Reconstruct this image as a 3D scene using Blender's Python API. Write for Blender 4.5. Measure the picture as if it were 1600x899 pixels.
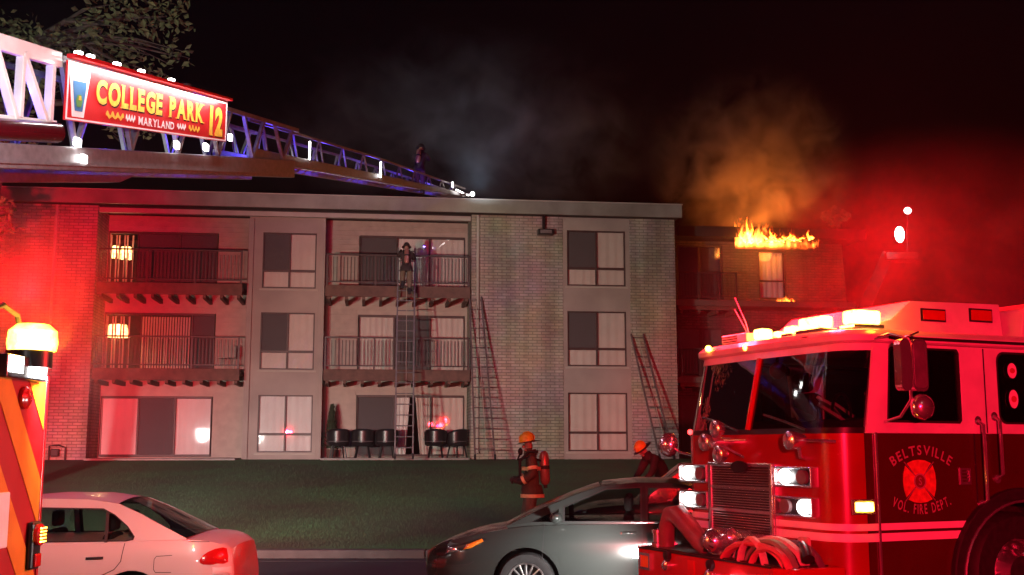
import bpy, bmesh, math, random
from mathutils import Vector, Matrix
from mathutils.geometry import tessellate_polygon
R = math.radians
random.seed(7)
for o in list(bpy.data.objects): bpy.data.objects.remove(o, do_unlink=True)
SC = bpy.context.scene
COL = SC.collection

# ------------------------------------------------------------------ camera, sky, light, exposure
EYE = 1.9
cd = bpy.data.cameras.new('camera'); cam = bpy.data.objects.new('camera', cd); COL.objects.link(cam)
cd.sensor_width = 36.0; cd.lens = 1770/1600*36; cd.clip_end = 2000; cd.clip_start = 0.05
cam.location = (0, 0, EYE); cam.rotation_euler = (R(90)+math.atan(250/1770), 0, 0)
SC.camera = cam
W = bpy.data.worlds.new('World'); SC.world = W; W.use_nodes = True
nt = W.node_tree; nt.nodes.clear()
wo = nt.nodes.new('ShaderNodeOutputWorld'); wb = nt.nodes.new('ShaderNodeBackground'); sk = nt.nodes.new('ShaderNodeTexSky')
sk.sky_type = 'NISHITA'; sk.sun_disc = False; sk.sun_elevation = R(-4.0); sk.sun_rotation = R(200); sk.air_density = 1.0; sk.dust_density = 2.0
wb.inputs['Strength'].default_value = 0.06
tint = nt.nodes.new('ShaderNodeMixRGB'); tint.blend_type = 'MULTIPLY'; tint.inputs[0].default_value = 1.0; tint.inputs[2].default_value = (.75,.8,1.25,1)
nt.links.new(sk.outputs[0], tint.inputs[1]); nt.links.new(tint.outputs[0], wb.inputs[0]); nt.links.new(wb.outputs[0], wo.inputs[0])
def lamp(kind, name, loc, power, color, radius=0.1, aim=None, cone=None, blend=0.5):
    l = bpy.data.lights.new(name, kind); l.energy = power; l.color = color
    if kind == 'SUN': l.angle = radius
    else: l.shadow_soft_size = radius
    if cone: l.spot_size = R(cone); l.spot_blend = blend
    o = bpy.data.objects.new(name, l); COL.objects.link(o); o.location = loc
    if aim is not None: o.rotation_euler = (Vector(aim)-Vector(loc)).to_track_quat('-Z', 'Y').to_euler()
    return o
lamp('SUN', 'ambient_fill', (0, 0, 30), 0.02, (1.0, 0.80, 0.74), R(10), (-2, 20, 18))  # warm frontal fill added for general brightness, not a moon
# apparatus parked behind the photographer: warning beacons and flood lamps
lamp('SPOT', 'red_beacon_lamp', (0.0, -9.0, 3.2), 25000, (1.0, 0.006, 0.035), 0.12, (5.0, 10, 1.7), 27, 0.5)
lamp('SPOT', 'flood_lamp', (-1.4, -9.0, 4.2), 800, (1.0, 0.80, 0.78), 0.15, (-4.5, 14, 0.8), 44, 0.9)
SC.view_settings.view_transform = 'Standard'; SC.view_settings.look = 'None'
SC.view_settings.exposure = 0.0; SC.view_settings.gamma = 1.0; SC.view_settings.use_curve_mapping = False
SC.render.engine = 'CYCLES'
cy = SC.cycles
cy.use_denoising = True; cy.max_bounces = 8; cy.diffuse_bounces = 3; cy.glossy_bounces = 4; cy.transparent_max_bounces = 16
cy.volume_bounces = 1; cy.sample_clamp_indirect = 4.0; cy.sample_clamp_direct = 0.0; cy.caustics_reflective = False; cy.caustics_refractive = False
cy.volume_step_rate = 1.0; cy.volume_max_steps = 64

# ------------------------------------------------------------------ helpers
class MB:
    def __init__(s): s.v = []; s.f = []
    def add(s, vs, fs):
        b = len(s.v); s.v += [tuple(v) for v in vs]; s.f += [tuple(b+i for i in f) for f in fs]; return s
    def box(s, x0, x1, y0, y1, z0, z1):
        return s.add([(x0,y0,z0),(x1,y0,z0),(x1,y1,z0),(x0,y1,z0),(x0,y0,z1),(x1,y0,z1),(x1,y1,z1),(x0,y1,z1)],
                     [(3,2,1,0),(4,5,6,7),(0,1,5,4),(1,2,6,5),(2,3,7,6),(3,0,4,7)])
    def bar(s, p, q, a, b=None, up=(0,0,1)):
        """rectangular bar from p to q, width a, height b"""
        b = b or a; p = Vector(p); q = Vector(q); d = (q-p).normalized(); u = Vector(up)
        if abs(d.dot(u)) > 0.98: u = Vector((1,0,0))
        r = d.cross(u).normalized(); w = r.cross(d)
        vs = [e + r*(i*a/2) + w*(j*b/2) for e in (p, q) for (i, j) in ((-1,-1),(1,-1),(1,1),(-1,1))]
        return s.add(vs, [(3,2,1,0),(4,5,6,7),(0,1,5,4),(1,2,6,5),(2,3,7,6),(3,0,4,7)])
    def tube(s, pts, r, n=8, cap=True):
        pts = [Vector(p) for p in pts]; rr = r if isinstance(r, (list, tuple)) else [r]*len(pts); base = len(s.v); prev = None
        for i, p in enumerate(pts):
            d = (pts[min(i+1, len(pts)-1)] - pts[max(i-1, 0)]).normalized()
            if prev is None: a = d.cross(Vector((0,0,1)) if abs(d.z) < .9 else Vector((1,0,0))).normalized()
            else: a = (prev - d*prev.dot(d)).normalized()
            prev = a; b = d.cross(a)
            for k in range(n):
                t = 2*math.pi*k/n; s.v.append(tuple(p + (a*math.cos(t)+b*math.sin(t))*rr[i]))
        for i in range(len(pts)-1):
            for k in range(n):
                k2 = (k+1) % n; s.f.append((base+i*n+k, base+i*n+k2, base+(i+1)*n+k2, base+(i+1)*n+k))
        if cap:
            s.f.append(tuple(base+k for k in reversed(range(n)))); s.f.append(tuple(base+(len(pts)-1)*n+k for k in range(n)))
        return s
    def lathe(s, prof, n=24, o=(0,0,0), ax='z', cap=False):
        base = len(s.v); o = Vector(o)
        for (r, h) in prof:
            for k in range(n):
                t = 2*math.pi*k/n; c, d = r*math.cos(t), r*math.sin(t)
                p = {'z': (c,d,h), 'x': (h,c,d), 'y': (d,h,c)}[ax]; s.v.append(tuple(o+Vector(p)))
        for i in range(len(prof)-1):
            for k in range(n):
                k2 = (k+1) % n; s.f.append((base+i*n+k, base+i*n+k2, base+(i+1)*n+k2, base+(i+1)*n+k))
        if cap:
            s.f.append(tuple(base+k for k in reversed(range(n)))); s.f.append(tuple(base+(len(prof)-1)*n+k for k in range(n)))
        return s
    def plate(s, outer, holes=(), t0=0.0, t1=0.05, fn=lambda a, b, w: (a, w, b)):
        """flat plate with holes in (a,b); w runs t0..t1"""
        loops = [list(outer)] + [list(h) for h in holes]
        flat = [p for l in loops for p in l]
        tris = tessellate_polygon([[Vector((a, b, 0)) for a, b in l] for l in loops])
        n = len(flat); b0 = len(s.v)
        s.v += [tuple(fn(a, b, t0)) for a, b in flat] + [tuple(fn(a, b, t1)) for a, b in flat]
        for t in tris:
            s.f.append(tuple(b0+i for i in t)); s.f.append(tuple(b0+n+i for i in reversed(t)))
        k = 0
        for l in loops:
            m = len(l)
            for i in range(m):
                j = (i+1) % m; s.f.append((b0+k+i, b0+k+j, b0+n+k+j, b0+n+k+i))
            k += m
        return s
    def loft(s, rows, closed=False, cap=False):
        b = len(s.v); n = len(rows[0])
        for r in rows: s.v += [tuple(p) for p in r]
        for i in range(len(rows)-1):
            for k in range(n if closed else n-1):
                k2 = (k+1) % n; s.f.append((b+i*n+k, b+i*n+k2, b+(i+1)*n+k2, b+(i+1)*n+k))
        if cap:
            s.f.append(tuple(b+k for k in reversed(range(n)))); s.f.append(tuple(b+(len(rows)-1)*n+k for k in range(n)))
        return s
    def ball(s, c, r, n=10, m=6, sx=1, sy=1, sz=1):
        rows = []
        for i in range(m+1):
            t = math.pi*i/m; rr = max(math.sin(t), 0.02)*r
            rows.append([(c[0]+sx*rr*math.cos(2*math.pi*k/n), c[1]+sy*rr*math.sin(2*math.pi*k/n), c[2]-sz*r*math.cos(t)) for k in range(n)])
        return s.loft(rows, closed=True, cap=True)
    def mesh(s, name, smooth=False, fix=True):
        me = bpy.data.meshes.new(name); me.from_pydata(s.v, [], s.f); me.validate()
        if fix:
            bm = bmesh.new(); bm.from_mesh(me); bmesh.ops.recalc_face_normals(bm, faces=bm.faces); bm.to_mesh(me); bm.free()
        if smooth:
            for p in me.polygons: p.use_smooth = True
            if smooth != 'full':
                try: me.set_sharp_from_angle(angle=R(smooth if smooth is not True else 40))
                except Exception: pass
        return me
    def build(s, name, mat, parent=None, smooth=False, bevel=0, loc=None, rot=None, fix=True):
        return link(name, s.mesh(name, smooth, fix), mat, parent, bevel, loc, rot)
def link(name, me, mat, parent=None, bevel=0, loc=None, rot=None):
    o = bpy.data.objects.new(name, me); COL.objects.link(o)
    if mat is not None and not me.materials: me.materials.append(mat)
    if parent is not None: o.parent = parent
    if loc is not None: o.location = loc
    if rot is not None: o.rotation_euler = rot
    if bevel:
        b = o.modifiers.new('bevel', 'BEVEL'); b.width = bevel; b.segments = 2; b.limit_method = 'ANGLE'; b.angle_limit = R(35)
    return o
def tag(o, label=None, cat=None, group=None, kind=None):
    if label: o['label'] = label
    if cat: o['category'] = cat
    if group: o['group'] = group
    if kind: o['kind'] = kind
    return o
def thing(name, label, cat, loc=(0,0,0), rz=0.0, group=None):
    o = bpy.data.objects.new(name, None); COL.objects.link(o); o.location = loc; o.rotation_euler = (0, 0, rz)
    o.empty_display_size = 0.2
    return tag(o, label, cat, group)
def copy_tree(o, parent=None):
    c = o.copy(); COL.objects.link(c); c.parent = parent
    for ch in [x for x in bpy.data.objects if x.parent == o]: copy_tree(ch, c)
    return c
def smoothstep(a, b, x):
    t = min(1, max(0, (x-a)/(b-a))); return t*t*(3-2*t)
def interp(tab, x):
    if x <= tab[0][0]: return tab[0][1]
    for i in range(len(tab)-1):
        x0, y0 = tab[i]; x1, y1 = tab[i+1]
        if x <= x1:
            t = (x-x0)/(x1-x0)
            m0 = (y1-tab[i-1][1])/(x1-tab[i-1][0]) if i > 0 else (y1-y0)/(x1-x0)
            m1 = (tab[i+2][1]-y0)/(tab[i+2][0]-x0) if i+2 < len(tab) else (y1-y0)/(x1-x0)
            h = x1-x0
            return (2*t**3-3*t*t+1)*y0+(t**3-2*t*t+t)*h*m0+(-2*t**3+3*t*t)*y1+(t**3-t*t)*h*m1
    return tab[-1][1]
def ellipse(cx, cz, a, b, n=24, t0=0, t1=360):
    return [(cx+a*math.cos(R(t0+(t1-t0)*k/n)), cz+b*math.sin(R(t0+(t1-t0)*k/n))) for k in range(n + (0 if t1-t0 == 360 else 1))]
def rrect(x0, x1, z0, z1, r, n=4):
    out = []
    for cx, cz, a in ((x1-r, z0+r, -90), (x1-r, z1-r, 0), (x0+r, z1-r, 90), (x0+r, z0+r, 180)):
        out += [(cx+r*math.cos(R(a+90*k/n)), cz+r*math.sin(R(a+90*k/n))) for k in range(n+1)]
    return out

# ------------------------------------------------------------------ materials
def pm(name, col, rough=0.5, metal=0.0, var=0.15, scale=6.0, bump=0.0, bscale=60.0, coat=0.0, emit=None, es=0.0, dirt=None):
    m = bpy.data.materials.new(name); m.use_nodes = True; t = m.node_tree; b = t.nodes['Principled BSDF']
    tc = t.nodes.new('ShaderNodeTexCoord'); n = t.nodes.new('ShaderNodeTexNoise'); n.inputs['Scale'].default_value = scale; n.inputs['Detail'].default_value = 6
    t.links.new(tc.outputs['Object'], n.inputs['Vector'])
    r = t.nodes.new('ShaderNodeValToRGB'); r.color_ramp.elements[0].position = .3; r.color_ramp.elements[1].position = .7
    lo = [c*(1-var) for c in col]; hi = [min(1, c*(1+var)) for c in col]
    if dirt: lo = list(dirt)
    r.color_ramp.elements[0].color = (*lo, 1); r.color_ramp.elements[1].color = (*hi, 1)
    t.links.new(n.outputs['Fac'], r.inputs[0]); t.links.new(r.outputs[0], b.inputs['Base Color'])
    mr = t.nodes.new('ShaderNodeMapRange'); mr.inputs['To Min'].default_value = max(0.02, rough*0.8); mr.inputs['To Max'].default_value = min(1, rough*1.25)
    t.links.new(n.outputs['Fac'], mr.inputs['Value']); t.links.new(mr.outputs[0], b.inputs['Roughness'])
    b.inputs['Metallic'].default_value = metal; b.inputs['Coat Weight'].default_value = coat; b.inputs['Coat Roughness'].default_value = 0.06
    if bump:
        n2 = t.nodes.new('ShaderNodeTexNoise'); n2.inputs['Scale'].default_value = bscale; n2.inputs['Detail'].default_value = 4
        t.links.new(tc.outputs['Object'], n2.inputs['Vector'])
        bp = t.nodes.new('ShaderNodeBump'); bp.inputs['Strength'].default_value = bump; bp.inputs['Distance'].default_value = 0.02
        t.links.new(n2.outputs['Fac'], bp.inputs['Height']); t.links.new(bp.outputs[0], b.inputs['Normal'])
    if emit:
        b.inputs['Emission Color'].default_value = (*emit, 1); b.inputs['Emission Strength'].default_value = es
        m.cycles.emission_sampling = 'NONE'
    return m
def brick_mat(name, c1, c2, mortar, bw=0.30, bh=0.10):
    m = pm(name, c1, 0.85); t = m.node_tree; b = t.nodes['Principled BSDF']
    tc = t.nodes.new('ShaderNodeTexCoord'); sp = t.nodes.new('ShaderNodeSeparateXYZ'); ad = t.nodes.new('ShaderNodeMath'); cb = t.nodes.new('ShaderNodeCombineXYZ')
    t.links.new(tc.outputs['Object'], sp.inputs[0]); t.links.new(sp.outputs[0], ad.inputs[0]); t.links.new(sp.outputs[1], ad.inputs[1])
    t.links.new(ad.outputs[0], cb.inputs[0]); t.links.new(sp.outputs[2], cb.inputs[1])
    k = t.nodes.new('ShaderNodeTexBrick'); k.inputs['Scale'].default_value = 1.0; k.inputs['Brick Width'].default_value = bw; k.inputs['Row Height'].default_value = bh
    k.inputs['Mortar Size'].default_value = 0.014; k.inputs['Mortar Smooth'].default_value = 0.3; k.inputs['Bias'].default_value = 0.0
    k.inputs['Color1'].default_value = (*c1, 1); k.inputs['Color2'].default_value = (*c2, 1); k.inputs['Mortar'].default_value = (*mortar, 1)
    t.links.new(cb.outputs[0], k.inputs['Vector'])
    n = t.nodes.new('ShaderNodeTexNoise'); n.inputs['Scale'].default_value = 0.55; n.inputs['Detail'].default_value = 10; n.inputs['Roughness'].default_value = .62; t.links.new(tc.outputs['Object'], n.inputs['Vector'])
    mx = t.nodes.new('ShaderNodeMixRGB'); mx.blend_type = 'MULTIPLY'; mx.inputs[0].default_value = 0.8
    t.links.new(k.outputs['Color'], mx.inputs[1]); t.links.new(n.outputs['Color'], mx.inputs[2])
    mp = t.nodes.new('ShaderNodeMapping'); mp.inputs['Scale'].default_value = (1.6, 1.6, .14); n3 = t.nodes.new('ShaderNodeTexNoise'); n3.inputs['Scale'].default_value = 1.3; n3.inputs['Detail'].default_value = 5; t.links.new(tc.outputs['Object'], mp.inputs[0]); t.links.new(mp.outputs[0], n3.inputs['Vector'])
    r3 = t.nodes.new('ShaderNodeValToRGB'); r3.color_ramp.elements[0].position = .32; r3.color_ramp.elements[0].color = (.55,.53,.5,1); r3.color_ramp.elements[1].position = .6; t.links.new(n3.outputs['Fac'], r3.inputs[0])
    m3 = t.nodes.new('ShaderNodeMixRGB'); m3.blend_type = 'MULTIPLY'; m3.inputs[0].default_value = .8; t.links.new(mx.outputs[0], m3.inputs[1]); t.links.new(r3.outputs[0], m3.inputs[2]); mx = m3
    hs = t.nodes.new('ShaderNodeHueSaturation'); hs.inputs['Saturation'].default_value = 0.9; hs.inputs['Value'].default_value = 1.75
    t.links.new(mx.outputs[0], hs.inputs['Color']); t.links.new(hs.outputs[0], b.inputs['Base Color'])
    bp = t.nodes.new('ShaderNodeBump'); bp.inputs['Strength'].default_value = 0.9; bp.inputs['Distance'].default_value = 0.02; bp.invert = True
    t.links.new(k.outputs['Fac'], bp.inputs['Height']); t.links.new(bp.outputs[0], b.inputs['Normal'])
    return m
def glass_mat(name, tint=(0.6, 0.62, 0.62), refl=0.10, rough=0.02):
    m = bpy.data.materials.new(name); m.use_nodes = True; t = m.node_tree; t.nodes.clear()
    o = t.nodes.new('ShaderNodeOutputMaterial'); mx = t.nodes.new('ShaderNodeMixShader'); tr = t.nodes.new('ShaderNodeBsdfTransparent'); gl = t.nodes.new('ShaderNodeBsdfGlossy')
    tr.inputs[0].default_value = (*tint, 1); gl.inputs['Roughness'].default_value = rough
    lw = t.nodes.new('ShaderNodeFresnel'); lw.inputs['IOR'].default_value = 1.5
    ad = t.nodes.new('ShaderNodeMath'); ad.operation = 'ADD'; ad.use_clamp = True; ad.inputs[1].default_value = refl
    n = t.nodes.new('ShaderNodeTexNoise'); n.inputs['Scale'].default_value = 1.5
    bp = t.nodes.new('ShaderNodeBump'); bp.inputs['Strength'].default_value = 0.04; bp.inputs['Distance'].default_value = 0.05
    tc = t.nodes.new('ShaderNodeTexCoord'); t.links.new(tc.outputs['Object'], n.inputs['Vector']); t.links.new(n.outputs['Fac'], bp.inputs['Height']); t.links.new(bp.outputs[0], gl.inputs['Normal'])
    t.links.new(lw.outputs[0], ad.inputs[0]); t.links.new(ad.outputs[0], mx.inputs[0]); t.links.new(tr.outputs[0], mx.inputs[1]); t.links.new(gl.outputs[0], mx.inputs[2]); t.links.new(mx.outputs[0], o.inputs[0])
    return m
def emit_mat(name, col, s, core=None):
    """glowing lens: brighter bulb rows show through the noise of the moulded lens"""
    m = bpy.data.materials.new(name); m.use_nodes = True; t = m.node_tree; t.nodes.clear()
    o = t.nodes.new('ShaderNodeOutputMaterial'); e = t.nodes.new('ShaderNodeEmission'); n = t.nodes.new('ShaderNodeTexNoise'); n.inputs['Scale'].default_value = 14
    tc = t.nodes.new('ShaderNodeTexCoord'); t.links.new(tc.outputs['Object'], n.inputs['Vector'])
    mr = t.nodes.new('ShaderNodeMapRange'); mr.inputs['From Min'].default_value = .3; mr.inputs['From Max'].default_value = .7; mr.inputs['To Min'].default_value = s*.5; mr.inputs['To Max'].default_value = s*1.3
    lw = t.nodes.new('ShaderNodeLayerWeight'); lw.inputs[0].default_value = .5; fc = t.nodes.new('ShaderNodeMapRange'); fc.inputs['To Min'].default_value = 1.6; fc.inputs['To Max'].default_value = .12; mu = t.nodes.new('ShaderNodeMath'); mu.operation = 'MULTIPLY'
    t.links.new(lw.outputs['Facing'], fc.inputs['Value']); t.links.new(fc.outputs[0], mu.inputs[0]); t.links.new(mr.outputs[0], mu.inputs[1])
    e.inputs[0].default_value = (*col, 1); t.links.new(n.outputs['Fac'], mr.inputs['Value']); t.links.new(mu.outputs[0], e.inputs[1]); t.links.new(e.outputs[0], o.inputs[0])
    m.cycles.emission_sampling = 'NONE'
    return m
K = {}
K['brickshade'] = brick_mat('shaded_brick_masonry', (.13,.10,.085), (.09,.07,.06), (.06,.05,.045))  # wing brick: the shade over the wing is put into this darker colour
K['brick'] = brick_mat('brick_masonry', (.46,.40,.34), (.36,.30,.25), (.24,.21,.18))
K['stucco'] = pm('stucco_panel', (.36,.31,.28), .9, var=.16, scale=.9, bump=.25, bscale=90)
K['siding'] = pm('painted_siding', (.42,.36,.31), .75, var=.10, scale=4)
K['fascia'] = pm('fascia_metal', (.27,.27,.235), .6, var=.25, scale=.8, dirt=(.16,.15,.13))
K['beam'] = pm('painted_beam', (.42,.39,.34), .7, var=.1, scale=2)
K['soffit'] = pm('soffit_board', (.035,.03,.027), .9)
K['roofing'] = pm('roof_membrane', (.06,.06,.06), .95)
K['browntrim'] = pm('brown_window_frame', (.055,.032,.03), .5, var=.2)
K['deckwood'] = pm('stained_deck_wood', (.13,.075,.06), .8, var=.3, scale=5)
K['railmetal'] = pm('dark_rail_metal', (.05,.03,.03), .5)
K['curtain'] = pm('beige_curtain', (.78,.70,.63), .95, var=.06, scale=2)
K['curtainw'] = pm('white_curtain', (.88,.86,.83), .95, var=.05, scale=2)
K['screen'] = pm('insect_screen', (.13,.12,.125), .95, var=.06, scale=2)
K['room'] = pm('dim_room_wall', (.12,.10,.09), .95)
K['glass'] = glass_mat('window_glass', (.97,.97,.97), .02)
K['concrete'] = pm('concrete', (.30,.29,.27), .9, var=.2, scale=3, bump=.3)
K['black'] = pm('black_rubber', (.012,.012,.013), .65, var=.3, scale=20)
K['blackgloss'] = pm('black_plastic', (.015,.015,.017), .3)
K['chrome'] = pm('chrome', (.80,.80,.82), .2, .9, var=.06, scale=9)
K['alu'] = pm('brushed_aluminium', (.55,.55,.56), .35, 1.0, var=.15, scale=14)
K['alup'] = pm('weathered_aluminium', (.20,.19,.20), .5, .5, var=.2, scale=10)
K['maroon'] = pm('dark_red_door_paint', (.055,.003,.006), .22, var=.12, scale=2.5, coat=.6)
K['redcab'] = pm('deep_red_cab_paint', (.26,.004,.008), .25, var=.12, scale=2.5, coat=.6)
K['redpaint'] = pm('red_apparatus_paint', (.42,.006,.010), .25, var=.12, scale=2.5, coat=.6)
K['whitepaint'] = pm('white_apparatus_paint', (.72,.70,.68), .3, var=.12, scale=3.5, coat=.5)
K['stripewhite'] = pm('reflective_white_tape', (.85,.83,.82), .45, var=.06, scale=10)
K['darkred'] = pm('dull_red_lettering', (.52,.10,.08), .5)
K['gold'] = pm('gold_leaf_lettering', (.80,.50,.06), .4, var=.25, scale=15)
K['signred'] = pm('sign_red', (.50,.010,.014), .4, var=.1, scale=3)
K['signwhite'] = pm('sign_white', (.85,.85,.84), .45, var=.05)
K['cabglass'] = glass_mat('cab_glass', (.42,.42,.45), .03)
K['carglass'] = glass_mat('car_glass', (.78,.82,.80), .04)
K['cabin'] = pm('dark_cab_interior', (.03,.03,.033), .8)
K['paper'] = pm('paper_map_book', (.55,.50,.48), .8)
K['skin'] = pm('skin', (.45,.26,.19), .6)
K['amber_e'] = emit_mat('amber_lens_lit', (1.0,.50,.05), 22)
K['white_e'] = emit_mat('white_lens_lit', (1.0,.96,.92), 22)
K['hot_e'] = emit_mat('strobe_lens_lit', (1.0,.50,.09), 15)
K['red_e'] = emit_mat('red_lens_lit', (1.0,.03,.03), 7)
K['warm_e'] = emit_mat('lampshade_lit', (1.0,.62,.20), 5)
K['redlens'] = pm('red_lens', (.5,.01,.012), .2, coat=.5)
K['amberlens'] = pm('amber_lens', (.75,.22,.02), .2, coat=.5)
# ------------------------------------------------------------------ ground
T7 = math.tan(R(7))
def yfac(x): return 38+(x+1.38)*T7
def lawn_z(x, y):
    t = (y-20.3)/(yfac(x)-20.4); t = min(1, max(0, t))
    return 0.14+1.37*(0.85*t+0.15*t*t*(3-2*t)) + 0.02*math.sin(x*1.3+y*.7)*(1-abs(2*t-1) if t < 1 else 0)
def road_z(x, y):
    return max(0.24*smoothstep(2.3, 3.6, x)*smoothstep(16, 13, y), 0.24*smoothstep(11.0, 8.5, y), 0.11*smoothstep(-2.6, -1.2, x)*smoothstep(18, 15.5, y))
def sheet(name, xs, ys, zf, mat):
    m = MB(); m.loft([[(x, y, zf(x, y)) for x in xs] for y in ys]); o = m.build(name, mat, smooth='full')
    return tag(o, kind='structure')
def frange(a, b, n): return [a+(b-a)*i/n for i in range(n+1)]
K['kerbstone'] = pm('kerb_concrete', (.095,.092,.086), .9, var=.35, scale=2, bump=.3)
K['asphalt'] = pm('wet_asphalt', (.035,.035,.036), .55, var=.35, scale=1.5, bump=.5, bscale=120)
K['turf'] = pm('turf_soil', (.048,.135,.056), .95, var=.3, scale=.35, dirt=(.062,.070,.045), bump=.6, bscale=50)
xs = [-110, -60, -35] + frange(-22, 22, 44) + [35, 60, 110]
sheet('road', xs, [-40, -20] + frange(-5, 19.6, 41), road_z, K['asphalt'])
sheet('lawn', xs, frange(20.28, 45, 50)+[60, 90, 140], lawn_z, K['turf'])
gut = MB(); gut.box(-110, 110, 19.55, 20.02, -0.1, 0.006); tag(gut.build('gutter', K['asphalt']), kind='structure')
kerb = thing('kerb', None, None); kerb['kind'] = 'structure'
km = MB(); km.box(-1.495, 1.495, 20.02, 20.30, -0.2, 0.145); km = km.mesh('kerb_stone')
for i in range(-9, 10):
    link('kerb_stone', km, K['kerbstone'], kerb, 0.02, loc=(i*3.0+random.uniform(-.003, .003), random.uniform(-.008, .008), random.uniform(-.006, .006)))
# grass blades, far too many to count
gm = MB(); rg = random.Random(3)
for i in range(120000):
    x = rg.uniform(-13, 10); y = 20.35 + 18.6*rg.random()**1.5
    if y > yfac(x)-0.1: continue
    h = rg.uniform(.02, .05)*(1.35 if rg.random() < .1 else 1); a = rg.uniform(-1.25, 1.25); w = rg.uniform(.004, .010); z = lawn_z(x, y)-.005
    lx, ly = rg.uniform(-.03, .03), rg.uniform(-.03, .03)
    b = len(gm.v); gm.v += [(x-w*math.cos(a), y-w*math.sin(a), z), (x+w*math.cos(a), y+w*math.sin(a), z), (x+lx, y+ly, z+h)]; gm.f.append((b, b+1, b+2))
K['grass'] = pm('grass_blades', (.060,.185,.075), .85, var=.45, scale=.35, dirt=(.078,.092,.055))
gme = gm.mesh('grass', 'full', False); gme.normals_split_custom_set_from_vertices([(0.0, -.25, .97)]*len(gme.vertices))
tag(link('grass', gme, K['grass']), 'short mown grass on the bank below the apartment building', 'grass', kind='stuff')

# ------------------------------------------------------------------ apartment building (local: x along facade, y into it, z up)
BLD = thing('apartment_building', 'three-storey pale brick apartment building with balconies, burning at one corner', 'building', (-1.38, 38, 0), R(7))
def part(name, mat, fill, parent=None, smooth=False, bevel=0):
    m = MB(); fill(m); return m.build(name, mat, parent or BLD, smooth, bevel)
ZB = 1.35
def rect(x0, x1, z0, z1): return [(x0, z0), (x1, z0), (x1, z1), (x0, z1)]
# brick masses
part('brick_wall', K['brick'], lambda m: m.box(-30, -12.3, 0, .3, ZB, 9.78))
part('brick_wall', K['brick'], lambda m: m.box(-12.6, -12.302, .3, 1.7, ZB, 9.78))
part('brick_wall', K['brick'], lambda m: m.box(0, 3.15, 0, .3, ZB, 9.78))
part('brick_wall', K['brick'], lambda m: m.box(.002, .3, .3, 1.7, ZB, 9.78))
part('brick_wall', K['brick'], lambda m: m.box(5.5, 7.1, 0, .3, ZB, 9.78))
part('brick_wall', K['brick'], lambda m: m.box(6.8, 7.098, .3, 3.1, ZB, 9.78))
FL = [1.55, 4.42, 7.22]                       # finished floors
WB = [(3.3, 5.35, 1.78, 3.74), (3.3, 5.35, 4.64, 6.52), (3.3, 5.35, 7.40, 9.33)]
WA = [(-7.04, -5.24, 1.74, 3.64), (-7.04, -5.24, 4.49, 6.42), (-7.04, -5.24, 7.25, 9.16)]
part('stucco_panel', K['stucco'], lambda m: m.plate(rect(3.152, 5.498, ZB, 9.78), [rect(*w) for w in WB], .03, .25))
part('stucco_panel', K['stucco'], lambda m: m.plate(rect(-7.5, -4.95, ZB, 9.78), [rect(*w) for w in WA], .8, 1.0))
for x0 in (-7.52, -5.12): part('pilaster', K['stucco'], lambda m: m.box(x0, x0+.18, .70, .798, ZB, 9.60), bevel=.01)
for x0 in (-7.49, -5.09): part('bay_return', K['stucco'], lambda m: m.box(x0, x0+.13, 1.0, 1.7, ZB, 9.6))
# recess back walls: lapped siding boards round the door openings
DR = [(-3.78, -.10, 1.62, 3.66), (-3.78, -.10, 4.50, 6.44), (-3.78, -.10, 7.30, 9.24)]
DL = [(-12.28, -8.65, 1.62, 3.58), (-12.28, -8.65, 4.50, 6.40), (-12.28, -8.65, 7.30, 9.20)]
def siding(name, x0, x1, doors):
    m = MB(); z = ZB; hb = .165
    while z < 9.72:
        cuts = [(x0, x1)]
        for (a, b, c, d) in doors:
            if z+hb > c-.06 and z < d+.06:
                cuts = [q for (s, e) in cuts for q in ((s, min(e, a-.07)), (max(s, b+.07), e)) if q[1]-q[0] > .03]
        for (s, e) in cuts:
            m.add([(s,1.60,z+hb+.02),(e,1.60,z+hb+.02),(e,1.565,z),(s,1.565,z),(e,1.60,z),(s,1.60,z)], [(0,1,2,3),(3,2,4,5)])
        z += hb
    o = m.build(name, K['siding'], BLD); o['kind'] = 'stuff'
    part('backing_wall', K['siding'], lambda m: m.plate(rect(x0, x1, ZB, 9.78), [rect(a-.03, b+.03 if b < x1-.15 else b+.02, c-.03, d+.03) for a, b, c, d in doors], 1.602, 1.72))
siding('lap_siding', -12.30, -7.36, [(max(a, -12.2), b, c, d) for a, b, c, d in DL])
siding('lap_siding', -4.96, 0.0, DR)
# roof: fascia, soffit, header beam
part('fascia', K['fascia'], lambda m: m.box(-30.5, 7.25, -.5, -.4, 9.76, 10.20), bevel=.01)
part('drip_edge', K['beam'], lambda m: m.box(-30.5, 7.27, -.525, -.42, 10.202, 10.235))
part('roof_slab', K['roofing'], lambda m: m.box(-30.5, 7.2, -.4, 12, 9.86, 10.18))
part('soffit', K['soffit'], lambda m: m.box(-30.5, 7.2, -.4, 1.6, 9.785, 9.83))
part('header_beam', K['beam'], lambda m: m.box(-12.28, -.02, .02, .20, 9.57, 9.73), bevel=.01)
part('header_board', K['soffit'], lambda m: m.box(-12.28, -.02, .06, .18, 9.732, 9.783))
# interior shell
part('rear_wall', K['room'], lambda m: m.box(-30, 14.5, 6.0, 6.2, ZB, 9.7))
for z in (1.30, 4.20, 7.0): part('floor_slab', K['room'], lambda m: m.box(-30, 14.4, 1.75, 6.0, z, z+.2))
for x in (-13, -7.45, -4.9, .4, 3.0, 5.6, 7.2): part('party_wall', K['room'], lambda m: m.box(x, x+.12, 1.75, 6.0, 1.5, 9.6))
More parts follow.
